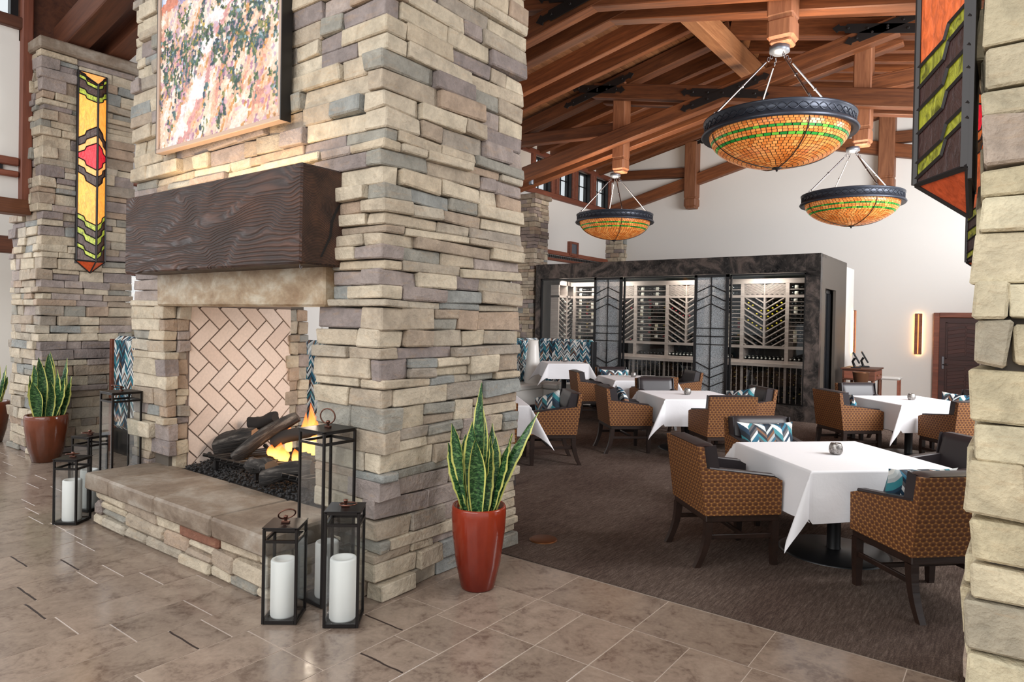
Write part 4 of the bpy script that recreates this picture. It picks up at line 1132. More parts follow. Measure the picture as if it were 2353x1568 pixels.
# ------------------------------------------------------------------ pendants
def pendant(label, x, y, zc, ztop):
    """zc = bottom of the iron band, ztop = underside of the timber post"""
    r = thing('pendant_lamp', (x, y, zc), label, 'pendant lamp', 'amber glass bowl pendants')
    Rr = .79; hb = .16; dz = ztop-zc
    mb = MB(); mb.lathe([(Rr-.06, .0), (Rr+.02, -.02), (Rr+.035, 0), (Rr+.02, .025), (Rr-.005, .04), (Rr-.005, hb-.03), (Rr+.012, hb-.02), (Rr+.014, hb), (Rr-.01, hb+.008), (Rr-.05, hb), (Rr-.05, .02)], 72)
    obj('band', mb, BAND, r)
    for ph in (0, PI):
        mb = MB(); n = 216; mb.tube([((Rr-.002)*math.cos(q), (Rr-.002)*math.sin(q), .085+.034*math.sin(24*q+ph)) for q in [2*PI*i/n for i in range(n+1)]], .006, 4, caps=False); obj('scroll_relief', mb, BAND, r, fix=False)
    dep = .37
    prof = lambda t: ((Rr-.055)*math.sin(t*PI/2)**.92, -dep+dep*(1-math.cos(t*PI/2))**.86)
    rows = 20; mA = MB(); mG = MB()
    for i in range(rows):
        t0, t1 = .03+.97*i/rows, .03+.97*(i+1)/rows
        r0, z0 = prof(t0); r1, z1 = prof(t1); n = max(10, int(96*(r0+r1)/2/Rr)); e = .06
        grn = i in (rows-4, rows-7)
        tgt = mG if grn else mA
        if grn: n = n*2//3
        for k in range(n):
            a0 = 2*PI*(k+.5*(i % 2)+.07)/n; a1 = 2*PI*(k+1+.5*(i % 2)-.07)/n
            ra, za = r0+(r1-r0)*e, z0+(z1-z0)*e; rb, zb = r1-(r1-r0)*e, z1-(z1-z0)*e
            tgt.add([(ra*math.cos(a0), ra*math.sin(a0), za), (ra*math.cos(a1), ra*math.sin(a1), za), (rb*math.cos(a1), rb*math.sin(a1), zb), (rb*math.cos(a0), rb*math.sin(a0), zb)], [(0, 3, 2, 1)])
    obj('amber_panes', mA, PANE, r, kind='stuff', fix=False); obj('green_panes', mG, PANEG, r, kind='stuff', label='two rings of green glass panes', fix=False)
    mb = MB(); mb.lathe([(prof(.02+.98*i/14)[0]*.992, prof(.02+.98*i/14)[1]+.004) for i in range(15)], 48); obj('lead_bowl', mb, LEAD, r, fix=False)
    for q in (PI*.22, PI*.72, PI*1.22, PI*1.72):
        mb = MB(); mb.tube([((prof(t)[0]+.004)*math.cos(q), (prof(t)[0]+.004)*math.sin(q), prof(t)[1]-.004) for t in [.03+.95*i/14 for i in range(15)]], .006, 5); obj('rib', mb, LEAD, r)
    mb = MB(); mb.lathe([(0, -.045), (.01, -.04), (.014, -.02), (.05, -.012), (.055, 0), (0, .005)], 16, (0, 0, -dep)); obj('finial', mb, LEAD, r)
    mb = MB(); mb.lathe([(0, dz-.09), (.07, dz-.085), (.08, dz-.07), (.108, dz-.06), (.108, dz), (0, dz)], 24); obj('collar', mb, COLLAR, r)
    for q in (PI*.22, PI*.72, PI*1.22, PI*1.72):
        p0 = Vector((.07*math.cos(q), .07*math.sin(q), dz-.09)); p1 = Vector(((Rr-.03)*math.cos(q), (Rr-.03)*math.sin(q), hb))
        d = p1-p0; mb = MB(); mb.tube([p0+d*.12, p1-d*.08], .011, 8)
        mb.lathe([(0, -.02), (.017, -.015), (.017, .015), (0, .02)], 8, tuple(p0+d*.5)); rod = obj('rod', mb, STEEL, r)
        for t in (.03, .075, .94, .98):
            c = p0+d*t; m2 = MB(); m2.tube([c+Vector((.013*math.cos(a)*math.cos(q), .013*math.cos(a)*math.sin(q), .026*math.sin(a))) for a in [2*PI*i/10 for i in range(11)]], .004, 5, caps=False); obj('chain_link', m2, STEEL, rod)
    l = bpy.data.lights.new('pendant_light', 'AREA'); l.shape = 'DISK'; l.size = 1.0; l.energy = PENDP; l.color = (1, .8, .6)
    lo = bpy.data.objects.new('pendant_light', l); COL.objects.link(lo); lo.location = (x, y, zc+.12); lo.rotation_euler = (PI, 0, 0)
    return r
pendant('largest amber glass bowl pendant hanging nearest the camera', -2.19, 7.80, 3.90, 4.88)
pendant('amber glass bowl pendant at the right over the white gable wall', -2.30, 12.64, 3.86, 4.82)
pendant('smallest-looking amber glass bowl pendant over the left end of the wine room', -6.84, 12.64, 3.87, 4.90)
# ------------------------------------------------------------------ tables, cloths, holders
def table(c, label_t, label_c, label_h, zt=.765, hc=None, a=.55, ex=.36):
    r = thing('dining_table', (c[0], c[1], 0 if zt < .8 else .14), label_t, 'table', 'square pedestal tables', rz=PI/4)
    ztl = zt-(.14 if zt > .8 else 0)
    mb = MB(); mb.box((0, 0, ztl-.022), (2*a-.02, 2*a-.02, .03), bev=.004); obj('table_top', mb, CHAIRW, r)
    mb = MB(); mb.lathe([(.055, .02), (.05, .05), (.05, ztl-.09), (.12, ztl-.04)], 20); obj('column', mb, BLACKF, r)
    mb = MB(); mb.lathe([(.40, 0), (.405, .008), (.38, .018), (.08, .03), (.055, .035)], 40); obj('base', mb, BLACKF, r)
    n = 64; Ls = a+ex
    mb = MB(); rr = random.Random(int(c[0]*100)); p1, p2 = rr.uniform(0, 6), rr.uniform(0, 6)
    ts = sorted(set([-Ls+2*Ls*i/n for i in range(n+1)]+[-a, a, -a-.012, a+.012]))
    def pos(s, t):
        es, et = max(0, abs(s)-a), max(0, abs(t)-a); gs, gt = (1 if s > 0 else -1), (1 if t > 0 else -1)
        if es == 0 and et == 0: return (s, t, 0)
        if et == 0:
            wv = .014*math.sin(t*9+p1+gs)*min(1, es/.2)+.02*es
            return (gs*(a+.006+wv), t, -es)
        if es == 0:
            wv = .014*math.sin(s*9+p2+gt)*min(1, et/.2)+.02*et
            return (s, gt*(a+.006+wv), -et)
        rd = math.hypot(es, et); ph = math.atan2(et, es)/(PI/2)          # 0..1 across the corner
        k = math.sin(ph*PI); out = .55*rd*k; side = (1-k)*.0
        sw = .10*rd*math.sin(ph*PI*2)+.24*rd*k
        dx = gs*(a+.008+out*.707+sw*.5+.02*rd); dy = gt*(a+.008+out*.707-sw*.5+.02*rd)
        return (dx, dy, -rd*(1.06-.16*(1-k)-.06*k))
    idx = {}; vs = []; fs = []
    for i, s in enumerate(ts):
        for j, t in enumerate(ts): idx[i, j] = len(vs); vs.append(pos(s, t))
    for i in range(len(ts)-1):
        for j in range(len(ts)-1): fs.append((idx[i, j], idx[i+1, j], idx[i+1, j+1], idx[i, j+1]))
    mb.add(vs, fs, 0, True)
    o = obj('tablecloth', mb, CLOTH, None, (c[0], c[1], zt), fix=False); o.rotation_euler = (0, 0, PI/4)
    tag(o, label_c, 'tablecloth', 'white tablecloths')
    if label_h:
        hx, hy = hc or c
        mb = MB(); mb.lathe([(0, .003), (.034, .0), (.042, .006), (.051, .03), (.05, .055), (.04, .083), (.036, .088), (.033, .083), (.044, .05), (.04, .02), (0, .012)], 20)
        h = obj('candle_holder', mb, SILVER, None, (hx, hy, zt+.002)); tag(h, label_h, 'candle holder', 'mercury glass candle holders')
TB = {1: (-1.11, 5.72), 2: (-3.68, 9.07), 3: (-5.50, 11.1), 4: (-5.34, 6.45), 5: (-7.22, 11.38), 6: (-1.17, 10.78)}
table(TB[1], 'black pedestal table under the nearest white cloth', 'white tablecloth on the nearest table, corner hanging toward the camera', 'mottled silver candle holder on the nearest table')
table(TB[2], 'black pedestal table in the middle before the wine room', 'white tablecloth on the middle table before the wine room', 'mottled silver candle holder on the middle table', hc=(-3.69, 9.06))
table(TB[3], 'black pedestal table close to the left end of the wine room', 'white tablecloth on the table nearest the left end of the wine room', 'mottled silver candle holder on the table by the left end of the wine room', hc=(-5.6, 11.2))
table(TB[4], 'black pedestal table half hidden behind the stone fireplace', 'white tablecloth half hidden behind the fireplace corner', None)
table(TB[5], 'pedestal table in front of the blue patterned booth', 'white tablecloth on the table in the blue booth', 'silver candle holder on the booth table', zt=.945, hc=(-7.28, 11.5), a=.40, ex=.30)
table(TB[6], 'black pedestal table at the right before the door', 'white tablecloth on the table at the right before the brown door', 'mottled silver candle holder on the right-hand table', hc=(-1.15, 10.8))

# ------------------------------------------------------------------ chairs: seat faces local +Y
def make_chair():
    r = thing('dining_chair', (0, 0, 0), '', 'chair')
    wd, dp = .62, .58; zb = .375; a = wd/2
    def P(name, mb, mat, label=None): return obj(name, mb, mat, r, label=label)
    # woven shell: back and two arms
    mb = MB()
    prof = [(-dp/2, zb), (-dp/2+.05, zb), (-dp/2-.02, .87), (-dp/2-.065, .87)]
    mb.prism([(y, z) for y, z in prof], -a, a, 'YZ'); P('outer_back', mb, WOVEN)
    for s in (-1, 1):
        mb = MB(); pf = [(-dp/2+.049, zb), (dp/2, zb), (dp/2+.005, .625), (dp/2-.05, .645), (-dp/2+.001, .715)]
        mb.prism(pf, s*a, s*(a-.035), 'YZ'); P('arm', mb, WOVEN)
        mb = MB(); pf = [(-dp/2+.04, zb+.01), (dp/2-.004, zb+.01), (dp/2-.003, .632), (dp/2-.05, .655), (-dp/2-.0, .722)]
        mb.prism(pf, s*(a-.034), s*(a-.085), 'YZ'); mb.box((s*(a-.045), -.01, .682), (.07, .52, .022), bev=.008, rot=Matrix.Rotation(-.115, 3, 'X')); P('arm_lining', mb, LEATHER)
    mb = MB()
    n = 6
    def bk(u, v):
        x = (u-.5)*2; y0 = -dp/2+.05-.085*v
        pad = .085+.02*math.sin(v*PI)*math.cos(x*1.3)
        return x, y0, pad
    w2 = a-.02
    def cush(u, v):
        q = v*2; 
        x = (u-.5)*2*w2*(1 if True else 0)
        if q < 1: zz_, yy = .44+(.885-.44)*q, -dp/2+.145-.082*q+.022*math.sin(q*PI)
        else: k = q-1; zz_, yy = .885+.006*math.sin(k*PI)-.01*k, -dp/2+.063-.12*k
        ed = max(0, abs(u-.5)*2-.9)/.1
        return (x*(1-.0*ed), yy-.035*ed*ed*(1 if q < 1 else 0), zz_-.012*ed*ed)
    mb.grid(14, 14, cush)
    mb.box((-w2+.006, -dp/2+.055, .66), (.012, .12, .43), rot=Matrix.Rotation(.17, 3, 'X')); mb.box((w2-.006, -dp/2+.055, .66), (.012, .12, .43), rot=Matrix.Rotation(.17, 3, 'X'))
    P('back_cushion', mb, LEATHER)
    mb = MB(); mb.box((0, .06, .43), (wd-.17, dp-.12, .10), bev=.03); P('seat_cushion', mb, LEATHER)
    mb = MB(); mb.box((0, 0, .352), (wd-.02, dp-.02, .055), bev=.006); P('seat_frame', mb, CHAIRW)
    for s in (-1, 1):
        mb = MB(); L = [(.026, .026, .33), (.026, .026, .2), (.02, .02, 0)]
        vs = []
        for hx, hy, z in L:
            vs += [(s*(a-.035)+sx*hx, dp/2-.035+sy*hy, z) for sx, sy in ((-1, -1), (1, -1), (1, 1), (-1, 1))]
        fs = [(i*4+k, i*4+(k+1) % 4, (i+1)*4+(k+1) % 4, (i+1)*4+k) for i in range(2) for k in range(4)]+[(8, 9, 10, 11)]
        mb.add(vs, fs); P('front_leg', mb, CHAIRW)
        mb = MB(); vs = []; n = 7
        for i in range(n):
            t = i/(n-1); z = .33*(1-t); off = .085*t**2.2; h = .027-.006*t
            vs += [(s*(a-.03)+sx*h, -dp/2+.035-off+sy*h, z) for sx, sy in ((-1, -1), (1, -1), (1, 1), (-1, 1))]
        fs = [(i*4+k, i*4+(k+1) % 4, (i+1)*4+(k+1) % 4, (i+1)*4+k) for i in range(n-1) for k in range(4)]+[((n-1)*4, (n-1)*4+1, (n-1)*4+2, (n-1)*4+3)]
        mb.add(vs, fs); P('rear_leg', mb, CHAIRW)
        mb = MB(); mb.box((s*(a-.035), 0, .215), (.022, dp-.1, .035), bev=.004); P('side_stretcher', mb, CHAIRW)
    mb = MB(); mb.box((0, .03, .215), (wd-.08, .024, .03), bev=.004); P('cross_stretcher', mb, CHAIRW)
    return r
chair0 = make_chair(); _used = [False]
def chair(c, face, label, yaw=0):
    """face: angle of the seat's front in degrees (world)"""
    rz = math.radians(face+yaw)-PI/2
    g = 'woven amber chairs around the white tables'
    if not _used[0]:
        _used[0] = True; chair0.location = (c[0], c[1], .008); chair0.rotation_euler = (0, 0, rz); tag(chair0, label, group=g); return chair0
    return dup(chair0, (c[0], c[1], .008), rz, label, g)
def pillow(c, z, face, label, wd=.50, ht=.33, tilt=.35, roll=0):
    mb = MB()
    def pf(sgn):
        def f(u, v):
            x, y = 2*u-1, 2*v-1
            k = (1-abs(x)**2.6)*(1-abs(y)**2.6); pin = 1-.10*(1-abs(y)**2)*abs(x)**3; pin2 = 1-.12*(1-abs(x)**2)*abs(y)**3
            return (x*wd/2*pin, sgn*(.075*max(k, 0)**.55), y*ht/2*pin2)
        return f
    mb.grid(16, 12, pf(1), uv=True); mb.grid(16, 12, pf(-1), uv=True)
    for k_ in mb.uv: mb.uv[k_] = [(u*wd*1.0, v*ht*1.0) for u, v in mb.uv[k_]]
    o = obj('throw_pillow', mb, PILLOW, None, (c[0], c[1], z)); o.rotation_euler = (tilt, roll, math.radians(face)-PI/2)
    tag(o, label, 'pillow', 'blue chevron throw pillows'); return o
NE, NW, SW, SE = 45, 135, 225, 315      # facing directions in world x,y
T = lambda k, dx, dy: (TB[k][0]+dx, TB[k][1]+dy)
chair(T(1, -.66, -.60), NE, 'woven amber chair at the left side of the nearest table, its back toward the camera')
chair(T(1, .65, -.63), NW, 'woven amber chair at the nearest table partly hidden by the right stone pillar')
chair(T(1, -.66, .66), SE, 'leather-backed chair behind the nearest table holding the blue chevron pillow')
chair(T(1, .66, .66), SW, 'dark leather chair at the right corner of the nearest table beside the pillar')
chair(T(2, -.63, -.70), NE, 'woven amber chair at the left of the middle table with a pillow')
chair(T(2, .70, -.65), NW, 'woven amber chair with its back to the camera at the middle table')
chair(T(2, -.76, .76), SE, 'leather-faced chair behind the middle table without a pillow')
chair(T(2, .60, .50), SW, 'leather-faced chair with a pillow right of the middle table before the wine racks')
chair(T(3, -.56, -.62), NE, 'woven amber chair left of the table by the wine room, near the white vase')
chair(T(3, .61, -.60), NW, 'woven amber chair with its back to the camera just beyond the middle table')
chair(T(3, -.66, .45), SE, 'leather-faced chair with a wide chevron pillow against the seeded glass panel')
chair(T(3, .50, .72), SW, 'black leather-faced chair turned left in front of the seeded glass panel')
chair(T(4, .66, .59), SW, 'woven amber chair with a pillow right behind the tall red planter')
chair(T(4, .65, -.66), NW, 'woven amber chair almost hidden by the fireplace and the snake plant')
chair(T(6, -.66, -.56), NE, 'woven amber chair at the left of the table before the brown door')
chair(T(6, -.64, .74), SE, 'leather-faced chair behind the right-hand table near the console')
chair(T(6, .60, -.66), NW, 'woven amber chair at the right-hand table beside the stone pillar')
chair(T(6, .60, .62), SW, 'leather-faced chair with a pillow in front of the brown door')
def pil(k, dx, dy, face, label, turn=0, **kw):
    a = math.radians(face); face = face+turn; c = T(k, dx+.02*math.cos(a), dy+.02*math.sin(a))
    return pillow(c, .70, face, label, **kw)
pil(1, -.74, .74, SE, 'wide blue and white chevron pillow on the chair behind the nearest table', wd=.56)
pil(1, .62, -.60, NW, 'chevron pillow on the near right chair beside the stone pillar')
pil(2, -.66, -.76, NE, 'dark chevron pillow on the left chair of the middle table', wd=.40, roll=.3)
pil(2, .58, .50, SW, 'chevron pillow tilted on the right chair of the middle table', roll=.2, turn=28)
pil(3, -.70, .49, SE, 'wide chevron pillow on the chair in front of the seeded glass panel', wd=.6)
pil(4, .66, .59, SW, 'chevron pillow on the chair behind the red planter', wd=.44, roll=.35, turn=40)
pil(6, -.70, -.62, NE, 'chevron pillow on the left chair of the right-hand table', wd=.42)
pil(6, .55, .57, SW, 'chevron pillow on the chair in front of the brown door', wd=.56, turn=15)

# ------------------------------------------------------------------ booths and vase
def booth(label, x0, x1, y, h, left=None, z0=.14, seat=True, end=False):
    r = thing('booth', ((x0+x1)/2, y, 0), label, 'booth', kind='thing')
    cx, w_ = (x0+x1)/2, x1-x0
    mb = MB(); mb.box((0, .07, (h+.3)/2), (w_, .14, h-.3), bev=.05); obj('back', mb, BOOTHF, r)
    if seat:
        mb = MB(); mb.box((0, -.30, .17), (w_, .56, .34-.02)); obj('seat_base', mb, WLEATH, r)
        n = 3
        for i in range(n): mb = MB(); mb.box((-w_/2+(i+.5)*w_/n, -.30, .40), (w_/n-.01, .58, .12), bev=.03); obj('seat_cushion', mb, WLEATH, r)
    if left:
        mb = MB(); mb.box((x0-cx-.07, -left/2+.07, (h+.3)/2), (.14, left, h-.3), bev=.05); obj('side_back', mb, BOOTHF, r)
        mb = MB(); mb.box((x0-cx+.28, -left/2-.3, .40), (.55, left-.6, .12), bev=.03); obj('side_seat', mb, WLEATH, r)
        mb = MB(); mb.box((x0-cx+.28, -left/2-.3, .18), (.55, left-.6, .33)); obj('side_base', mb, WLEATH, r)
    mb = MB(); mb.box((w_/2 if not end else -w_/2-.03, .07, h/2-.02), (.05, .17, h-.04), bev=.005); obj('end_panel', mb, BLACKF if not end else TRIMW, r)
    mb = MB(); mb.box((0, .07, .15), (w_, .14, .30)); obj('plinth', mb, BLACKF, r)
    return r
booth('blue herringbone booth with white seats in front of the wine room', -8.5, -7.12, 12.3, 1.385, 2.2)
booth('blue herringbone booth back in the gap between the left pillar and the fireplace', -9.16, -8.0, 3.78, 1.47, seat=False, end=True)
booth('blue herringbone booth glimpsed through the fireplace opening', -9.3, -6.1, 5.3, 1.46, seat=True)
mb = MB(); mb.lathe([(0, 0), (.10, 0), (.11, .02), (.15, .3), (.178, .52), (.178, .62), (.15, .85), (.115, 1.2), (.105, 1.345), (.095, 1.35), (.085, 1.33), (.09, 1.0), (0, .9)], 32)
tag(obj('floor_vase', mb, WHITE, None, (-8.14, 11.60, .008)), 'tall white tapered floor vase beside the blue booth', 'vase')

# ------------------------------------------------------------------ wine room
CX0, CX1, CYF, CYB, CZ = -9.11, -2.851, 13.04, 15.33, 3.09
wr = thing('wine_room', (-5.98, CYF, 0), 'freestanding dark steel and glass wine room filled with bottle racks', 'wine room', kind='thing')
WL = Vector(wr.location)
def wp(name, boxes, mat, label=None, bev=0, parent=None):
    mb = MB()
    for x0, x1, y0, y1, z0, z1 in boxes: mb.box(((x0+x1)/2-WL.x, (y0+y1)/2-WL.y, (z0+z1)/2-WL.z), (x1-x0, y1-y0, z1-z0), bev=bev)
    return obj(name, mb, mat, parent or wr, label=label)
OXa, OXb, OZ0, OZ1 = -8.98, -3.10, .283, 2.745
for i in range(4):
    a = CX0+(CX1-.25-CX0)*i/4; b = CX0+(CX1-.25-CX0)*(i+1)/4-.003
    wp('header_panel', [(a, b, CYF, CYF+.12, OZ1+.01, CZ)], PATINA)
wp('right_jamb', [(OXb, CX1, CYF, CYF+.14, 0, CZ)], PATINA); wp('left_jamb', [(CX0, OXa, CYF, CYF+.12, 0, OZ1+.01)], PATINA)
wp('plinth', [(OXa, OXb, CYF, CYF+.12, 0, OZ0)], PATINA)
wp('roof', [(CX0, CX1, CYF+.12, CYB, CZ-.06, CZ)], DULL)
wp('inner_ceiling', [(OXa, CX1-.06, CYF+.15, CYB-.1, OZ1+.03, OZ1+.06)], Mat('cellar_ceiling', (176, 188, 184), .6).mat)
wp('side_wall', [(CX1-.05, CX1, CYF+.14, 13.45, 0, CZ), (CX1-.05, CX1, 14.35, CYB, 0, CZ), (CX1-.05, CX1, 13.45, 14.35, 2.47, CZ)], DULL)
wp('side_door', [(CX1-.14, CX1-.11, 13.47, 14.33, 0, 2.45)], SCREEN, 'dark tinted glass door set into the side wall')
wp('side_door_frame', [(CX1-.15, CX1-.09, 13.45, 13.52, 0, 2.47), (CX1-.15, CX1-.09, 14.28, 14.35, 0, 2.47), (CX1-.15, CX1-.09, 13.85, 13.92, 0, 2.47), (CX1-.15, CX1-.09, 13.45, 14.35, 2.40, 2.47)], BLACKF)
wp('left_wall', [(CX0, CX0+.05, CYF+.12, CYB, 0, CZ)], DULL); wp('rear_wall', [(CX0, CX1, CYB-.05, CYB, 0, CZ)], DULL)
wp('inner_floor', [(CX0, CX1, CYF+.1, CYB, .0, .2)], BLACKF)
for a, b in ((OXa, -7.5), (-6.82, -5.19), (-4.50, OXb)):
    wp('front_glass', [(a, b, CYF+.05, CYF+.056, OZ0, OZ1)], CGLASS)
    wp('glass_edge', [(a, a+.03, CYF+.03, CYF+.08, OZ0, OZ1), (b-.03, b, CYF+.03, CYF+.08, OZ0, OZ1), (a, b, CYF+.03, CYF+.08, OZ1-.03, OZ1)], BLACKF)
for xa, xb in ((-7.50, -6.815), (-5.19, -4.50)):
    y = CYF-.03; xc = (xa+xb)/2; hw = (xb-xa)/2
    pn = wp('seeded_panel', [(xa+.05, xb-.05, y-.005, y+.005, OZ0+.03, OZ1-.05)], FROST, 'seeded glass sliding panel')
    wp('panel_stile', [(xa, xa+.055, y-.025, y+.025, OZ0, OZ1), (xb-.055, xb, y-.025, y+.025, OZ0, OZ1)], BLACKF, parent=pn); wp('panel_rail', [(xa, xb, y-.025, y+.025, OZ1-.05, OZ1), (xa, xb, y-.025, y+.025, OZ0, OZ0+.05)], BLACKF, parent=pn)
    wp('panel_bar', [(xc-.009, xc+.009, y-.018, y+.01, OZ0, OZ1)], BLACKF, parent=pn)
    for z in (1.685, 1.526, 1.365): wp('panel_bar', [(xa, xb, y-.018, y+.01, z-.009, z+.009)], BLACKF, parent=pn)
    for za, sg in ((2.53, -1), (2.35, -1), (2.172, -1), (.872, 1), (.70, 1), (.522, 1)):
        mb = MB()
        mb.tube([(xa+.04-WL.x, y-.012-WL.y, za+sg*.14), (xc-WL.x, y-.012-WL.y, za), (xb-.04-WL.x, y-.012-WL.y, za+sg*.14)], .010, 4, sm=False); obj('chevron_bar', mb, BLACKF, pn)
YR, YD = 13.80, 14.14
rk = obj('wine_rack', (lambda mb: (mb.box((-5.9-WL.x, 14.17-WL.y, 1.45), (5.5, .03, 2.5)), mb)[1])(MB()), Mat('rack_back', (34, 27, 25), .7).mat, wr)
def rp(name, boxes, mat=RACKW): return wp(name, boxes, mat, parent=rk)
U = [-8.50, -7.76, -6.886, -6.126, -5.25, -4.489, -3.611, -3.0]
for x in U: rp('upright', [(x-.035, x+.035, YR-.015, YD, 1.0, 2.62)])
rp('head_rail', [(-8.6, -3.0, YR-.02, YD, 2.60, 2.70)]); rp('shelf', [(-8.6, -3.0, YR-.012, YD, 2.32, 2.372)]); rp('shelf', [(-8.6, -3.0, YR-.012, YD, 1.30, 1.356)])
rp('shelf', [(-8.6, -3.0, YR-.012, YD, 1.0, 1.065)]); rp('counter', [(-8.6, -3.0, YR-.14, YD, .945, 1.008)])
BG = {}
ORD = ['lowest', 'first', 'second', 'third', 'fourth', 'fifth', 'sixth', 'seventh', 'eighth', 'ninth', 'tenth', 'eleventh', 'twelfth', 'thirteenth', 'fourteenth', 'fifteenth', 'sixteenth', 'seventeenth', 'eighteenth', 'nineteenth']
FN = {'yellow': 'yellow-capped', 'white': 'white-capped', 'red': 'red-capped', 'gold': 'gold-capped'}
def bottle_mesh(foil, lab):
    if (foil, lab) not in BG:
        mb = MB(); mb.lathe([(0, .005), (.034, 0), (.037, .01), (.037, .055), (.0375, .055), (.0375, .125), (.037, .125), (.037, .19), (.03, .215), (.0145, .235), (.0145, .245), (.0152, .245), (.0152, .298), (0, .3)], 12, axis='Y', mis=[0, 0, 0, 1, 1, 1, 0, 0, 0, 0, 2, 2, 2])
        BG[(foil, lab)] = mb.mesh('wine_bottle', [BOTTLE, LABELS[lab] if lab >= 0 else BOTTLE, FOILS[foil]])
    return BG[(foil, lab)]
RB = random.Random(9); NB = [0]
def bottle(p, direction, foil, lab, label, group):
    if NB[0] >= 299: return
    NB[0] += 1
    o = bpy.data.objects.new('wine_bottle', bottle_mesh(foil, lab)); COL.objects.link(o); o.location = p
    o.rotation_euler = {'-Y': (0, 0, PI), '+X': (0, 0, -PI/2), '-X': (0, 0, PI/2), 'V': (0, 0, PI)}[direction]
    o.rotation_euler[1] = RB.uniform(-.5, .5)
    tag(o, label, 'bottle', group)
def vee(xa, xb, lab, grp, ya=YR, halves=(0, 1), foils=None):
    xc = (xa+xb)/2; z0, z1 = 1.356, 2.32; sl = .62; sp = .118
    rp('centre_bar', [(xc-.018, xc+.018, YR-.01, YD, z0, z1)])
    for h in halves:
        lo, hi = (xa+.035, xc-.018) if h == 0 else (xc+.018, xb-.035)
        k = -6
        while True:
            zc = z0+.02+sp*k; k += 1
            if zc > z1+.02: break
            f = lambda x: zc+sl*abs(x-xc)
            xs = [x for x in [lo+(hi-lo)*i/60 for i in range(61)] if z0 < f(x) < z1]
            if len(xs) < 6: continue
            a, b = xs[0], xs[-1]
            L = math.hypot(b-a, f(b)-f(a)); ang = math.atan2(f(b)-f(a), b-a)
            mb = MB(); mb.box((0, 0, 0), (L, .31, .02)); o = obj('slat', mb, RACKW, rk, ((a+b)/2-WL.x, YR+.155-WL.y, (f(a)+f(b))/2)); o.rotation_euler = (0, -ang, 0)
            row = (foils or (lambda kk, hh: RB.choice(['black', 'red', 'gold', 'white'])))(k, h)
            x = (hi if h == 0 else lo)+(-.05 if h == 0 else .05); q = 0
            while lo+.03 < x < hi-.03:
                z = f(x)+.05
                q += 1
                if z0+.03 < z < z1-.045 and row and RB.random() < .88: bottle((x, YR+.305, z), '-Y', row, -1, '%s bottle, %s row up, %s from the centre bar, %s half of %s chevron rack' % (FN.get(row, 'dark-capped'), ORD[k+5], ORD[q], ('left', 'right')[h], lab), grp)
                x += (-.085 if h == 0 else .085)
def fo3(k, h):
    return {5: 'yellow', 6: 'yellow', 7: 'black', 4: 'black', 8: 'white' if h else 'black', 9: 'white', 10: 'white', 11: 'gold', 12: 'gold', 3: 'yellow', 2: 'black', 13: 'black'}.get(k, 'black')
vee(U[5], U[6], 'right', 'bottles in the right chevron rack', foils=fo3)
vee(U[3], U[4], 'middle', 'bottles in the middle chevron rack', foils=lambda k, h: 'red' if k in (5, 9, 10) else 'black')
vee(U[1], U[2], 'left', 'bottles in the left chevron rack', halves=(1,), foils=lambda k, h: RB.choice(['black', 'red', None]))
# lattices above the chevrons
for i in (1, 3, 5):
    xa, xb = U[i]+.035, U[i+1]-.035; xc = (xa+xb)/2
    mb = MB(); mb.box((xc-WL.x, YR-WL.y, 2.486), (.02, .03, .226))
    for h in (0, 1):
        for k in range(-8, 9):
            zc = 2.385+k*.022
            lo, hi = (xa, xc-.01) if h == 0 else (xc+.01, xb)
            xs = [x for x in [lo+(hi-lo)*q/40 for q in range(41)] if 2.376 < zc+.22*abs(x-xc) < 2.598]
            if len(xs) < 3: continue
            a, b = xs[0], xs[-1]; fa, fb = zc+.22*abs(a-xc), zc+.22*abs(b-xc)
            mb.box(((a+b)/2-WL.x, YR+.005-WL.y, (fa+fb)/2), (math.hypot(b-a, fb-fa), .02, .012), rot=Matrix.Rotation(-math.atan2(fb-fa, b-a), 3, 'Y'))
    obj('lattice', mb, RACKW, rk)
# horizontal shelves with label-out bottles
def hshelf(xa, xb, per, lab, grp, skip=()):
    n = 12
    for i in range(n):
        z = 1.365+i*.0795
        if i: rp('slat', [(xa+.03, xb-.03, YR, YR+.018, z-.012, z)])
        for k in range(per):
            if (i, k) in skip or RB.random() < .06: continue
            x = xa+.06+k*(xb-xa-.06)/per+RB.uniform(-.008, .012); fp_ = False
            bottle((x+(.3 if fp_ else 0), YR+.045, z+.037), '-X' if fp_ else '+X', RB.choice(['black', 'green', 'gold', 'red']), RB.choice([0, 0, 1, -1]), 'wine bottle on the %s shelf up, %s%s' % (ORD[i+1], ('left one ', 'right one ')[k] if per == 2 else '', lab), grp)
    rp('slat', [(xa+.03, xb-.03, YR, YR+.018, 2.475, 2.49)])
    for z in (2.373, 2.49):
        for k in range(per): bottle((xa+.07+k*(xb-xa-.06)/per, YR+.045, z+.037), '+X', 'black', 0, 'pale-labelled bottle on the %s top shelf, %s%s' % ('upper' if z > 2.4 else 'lower', ('left one ', 'right one ')[k] if per == 2 else '', lab), grp)
hshelf(U[2], U[3], 2, 'between the seeded panels', 'bottles on the shelves between the seeded panels')
hshelf(U[6], U[7], 1, 'at the right end of the wine room', 'bottles on the rightmost shelves')
hshelf(U[4], U[5], 2, 'beside the right seeded panel', 'bottles beside the right seeded panel', skip=[(i, 0) for i in range(12)]+[(9, 1), (10, 1), (11, 1)])
hshelf(U[0], U[1], 2, 'above the blue booth', 'bottles above the blue booth')
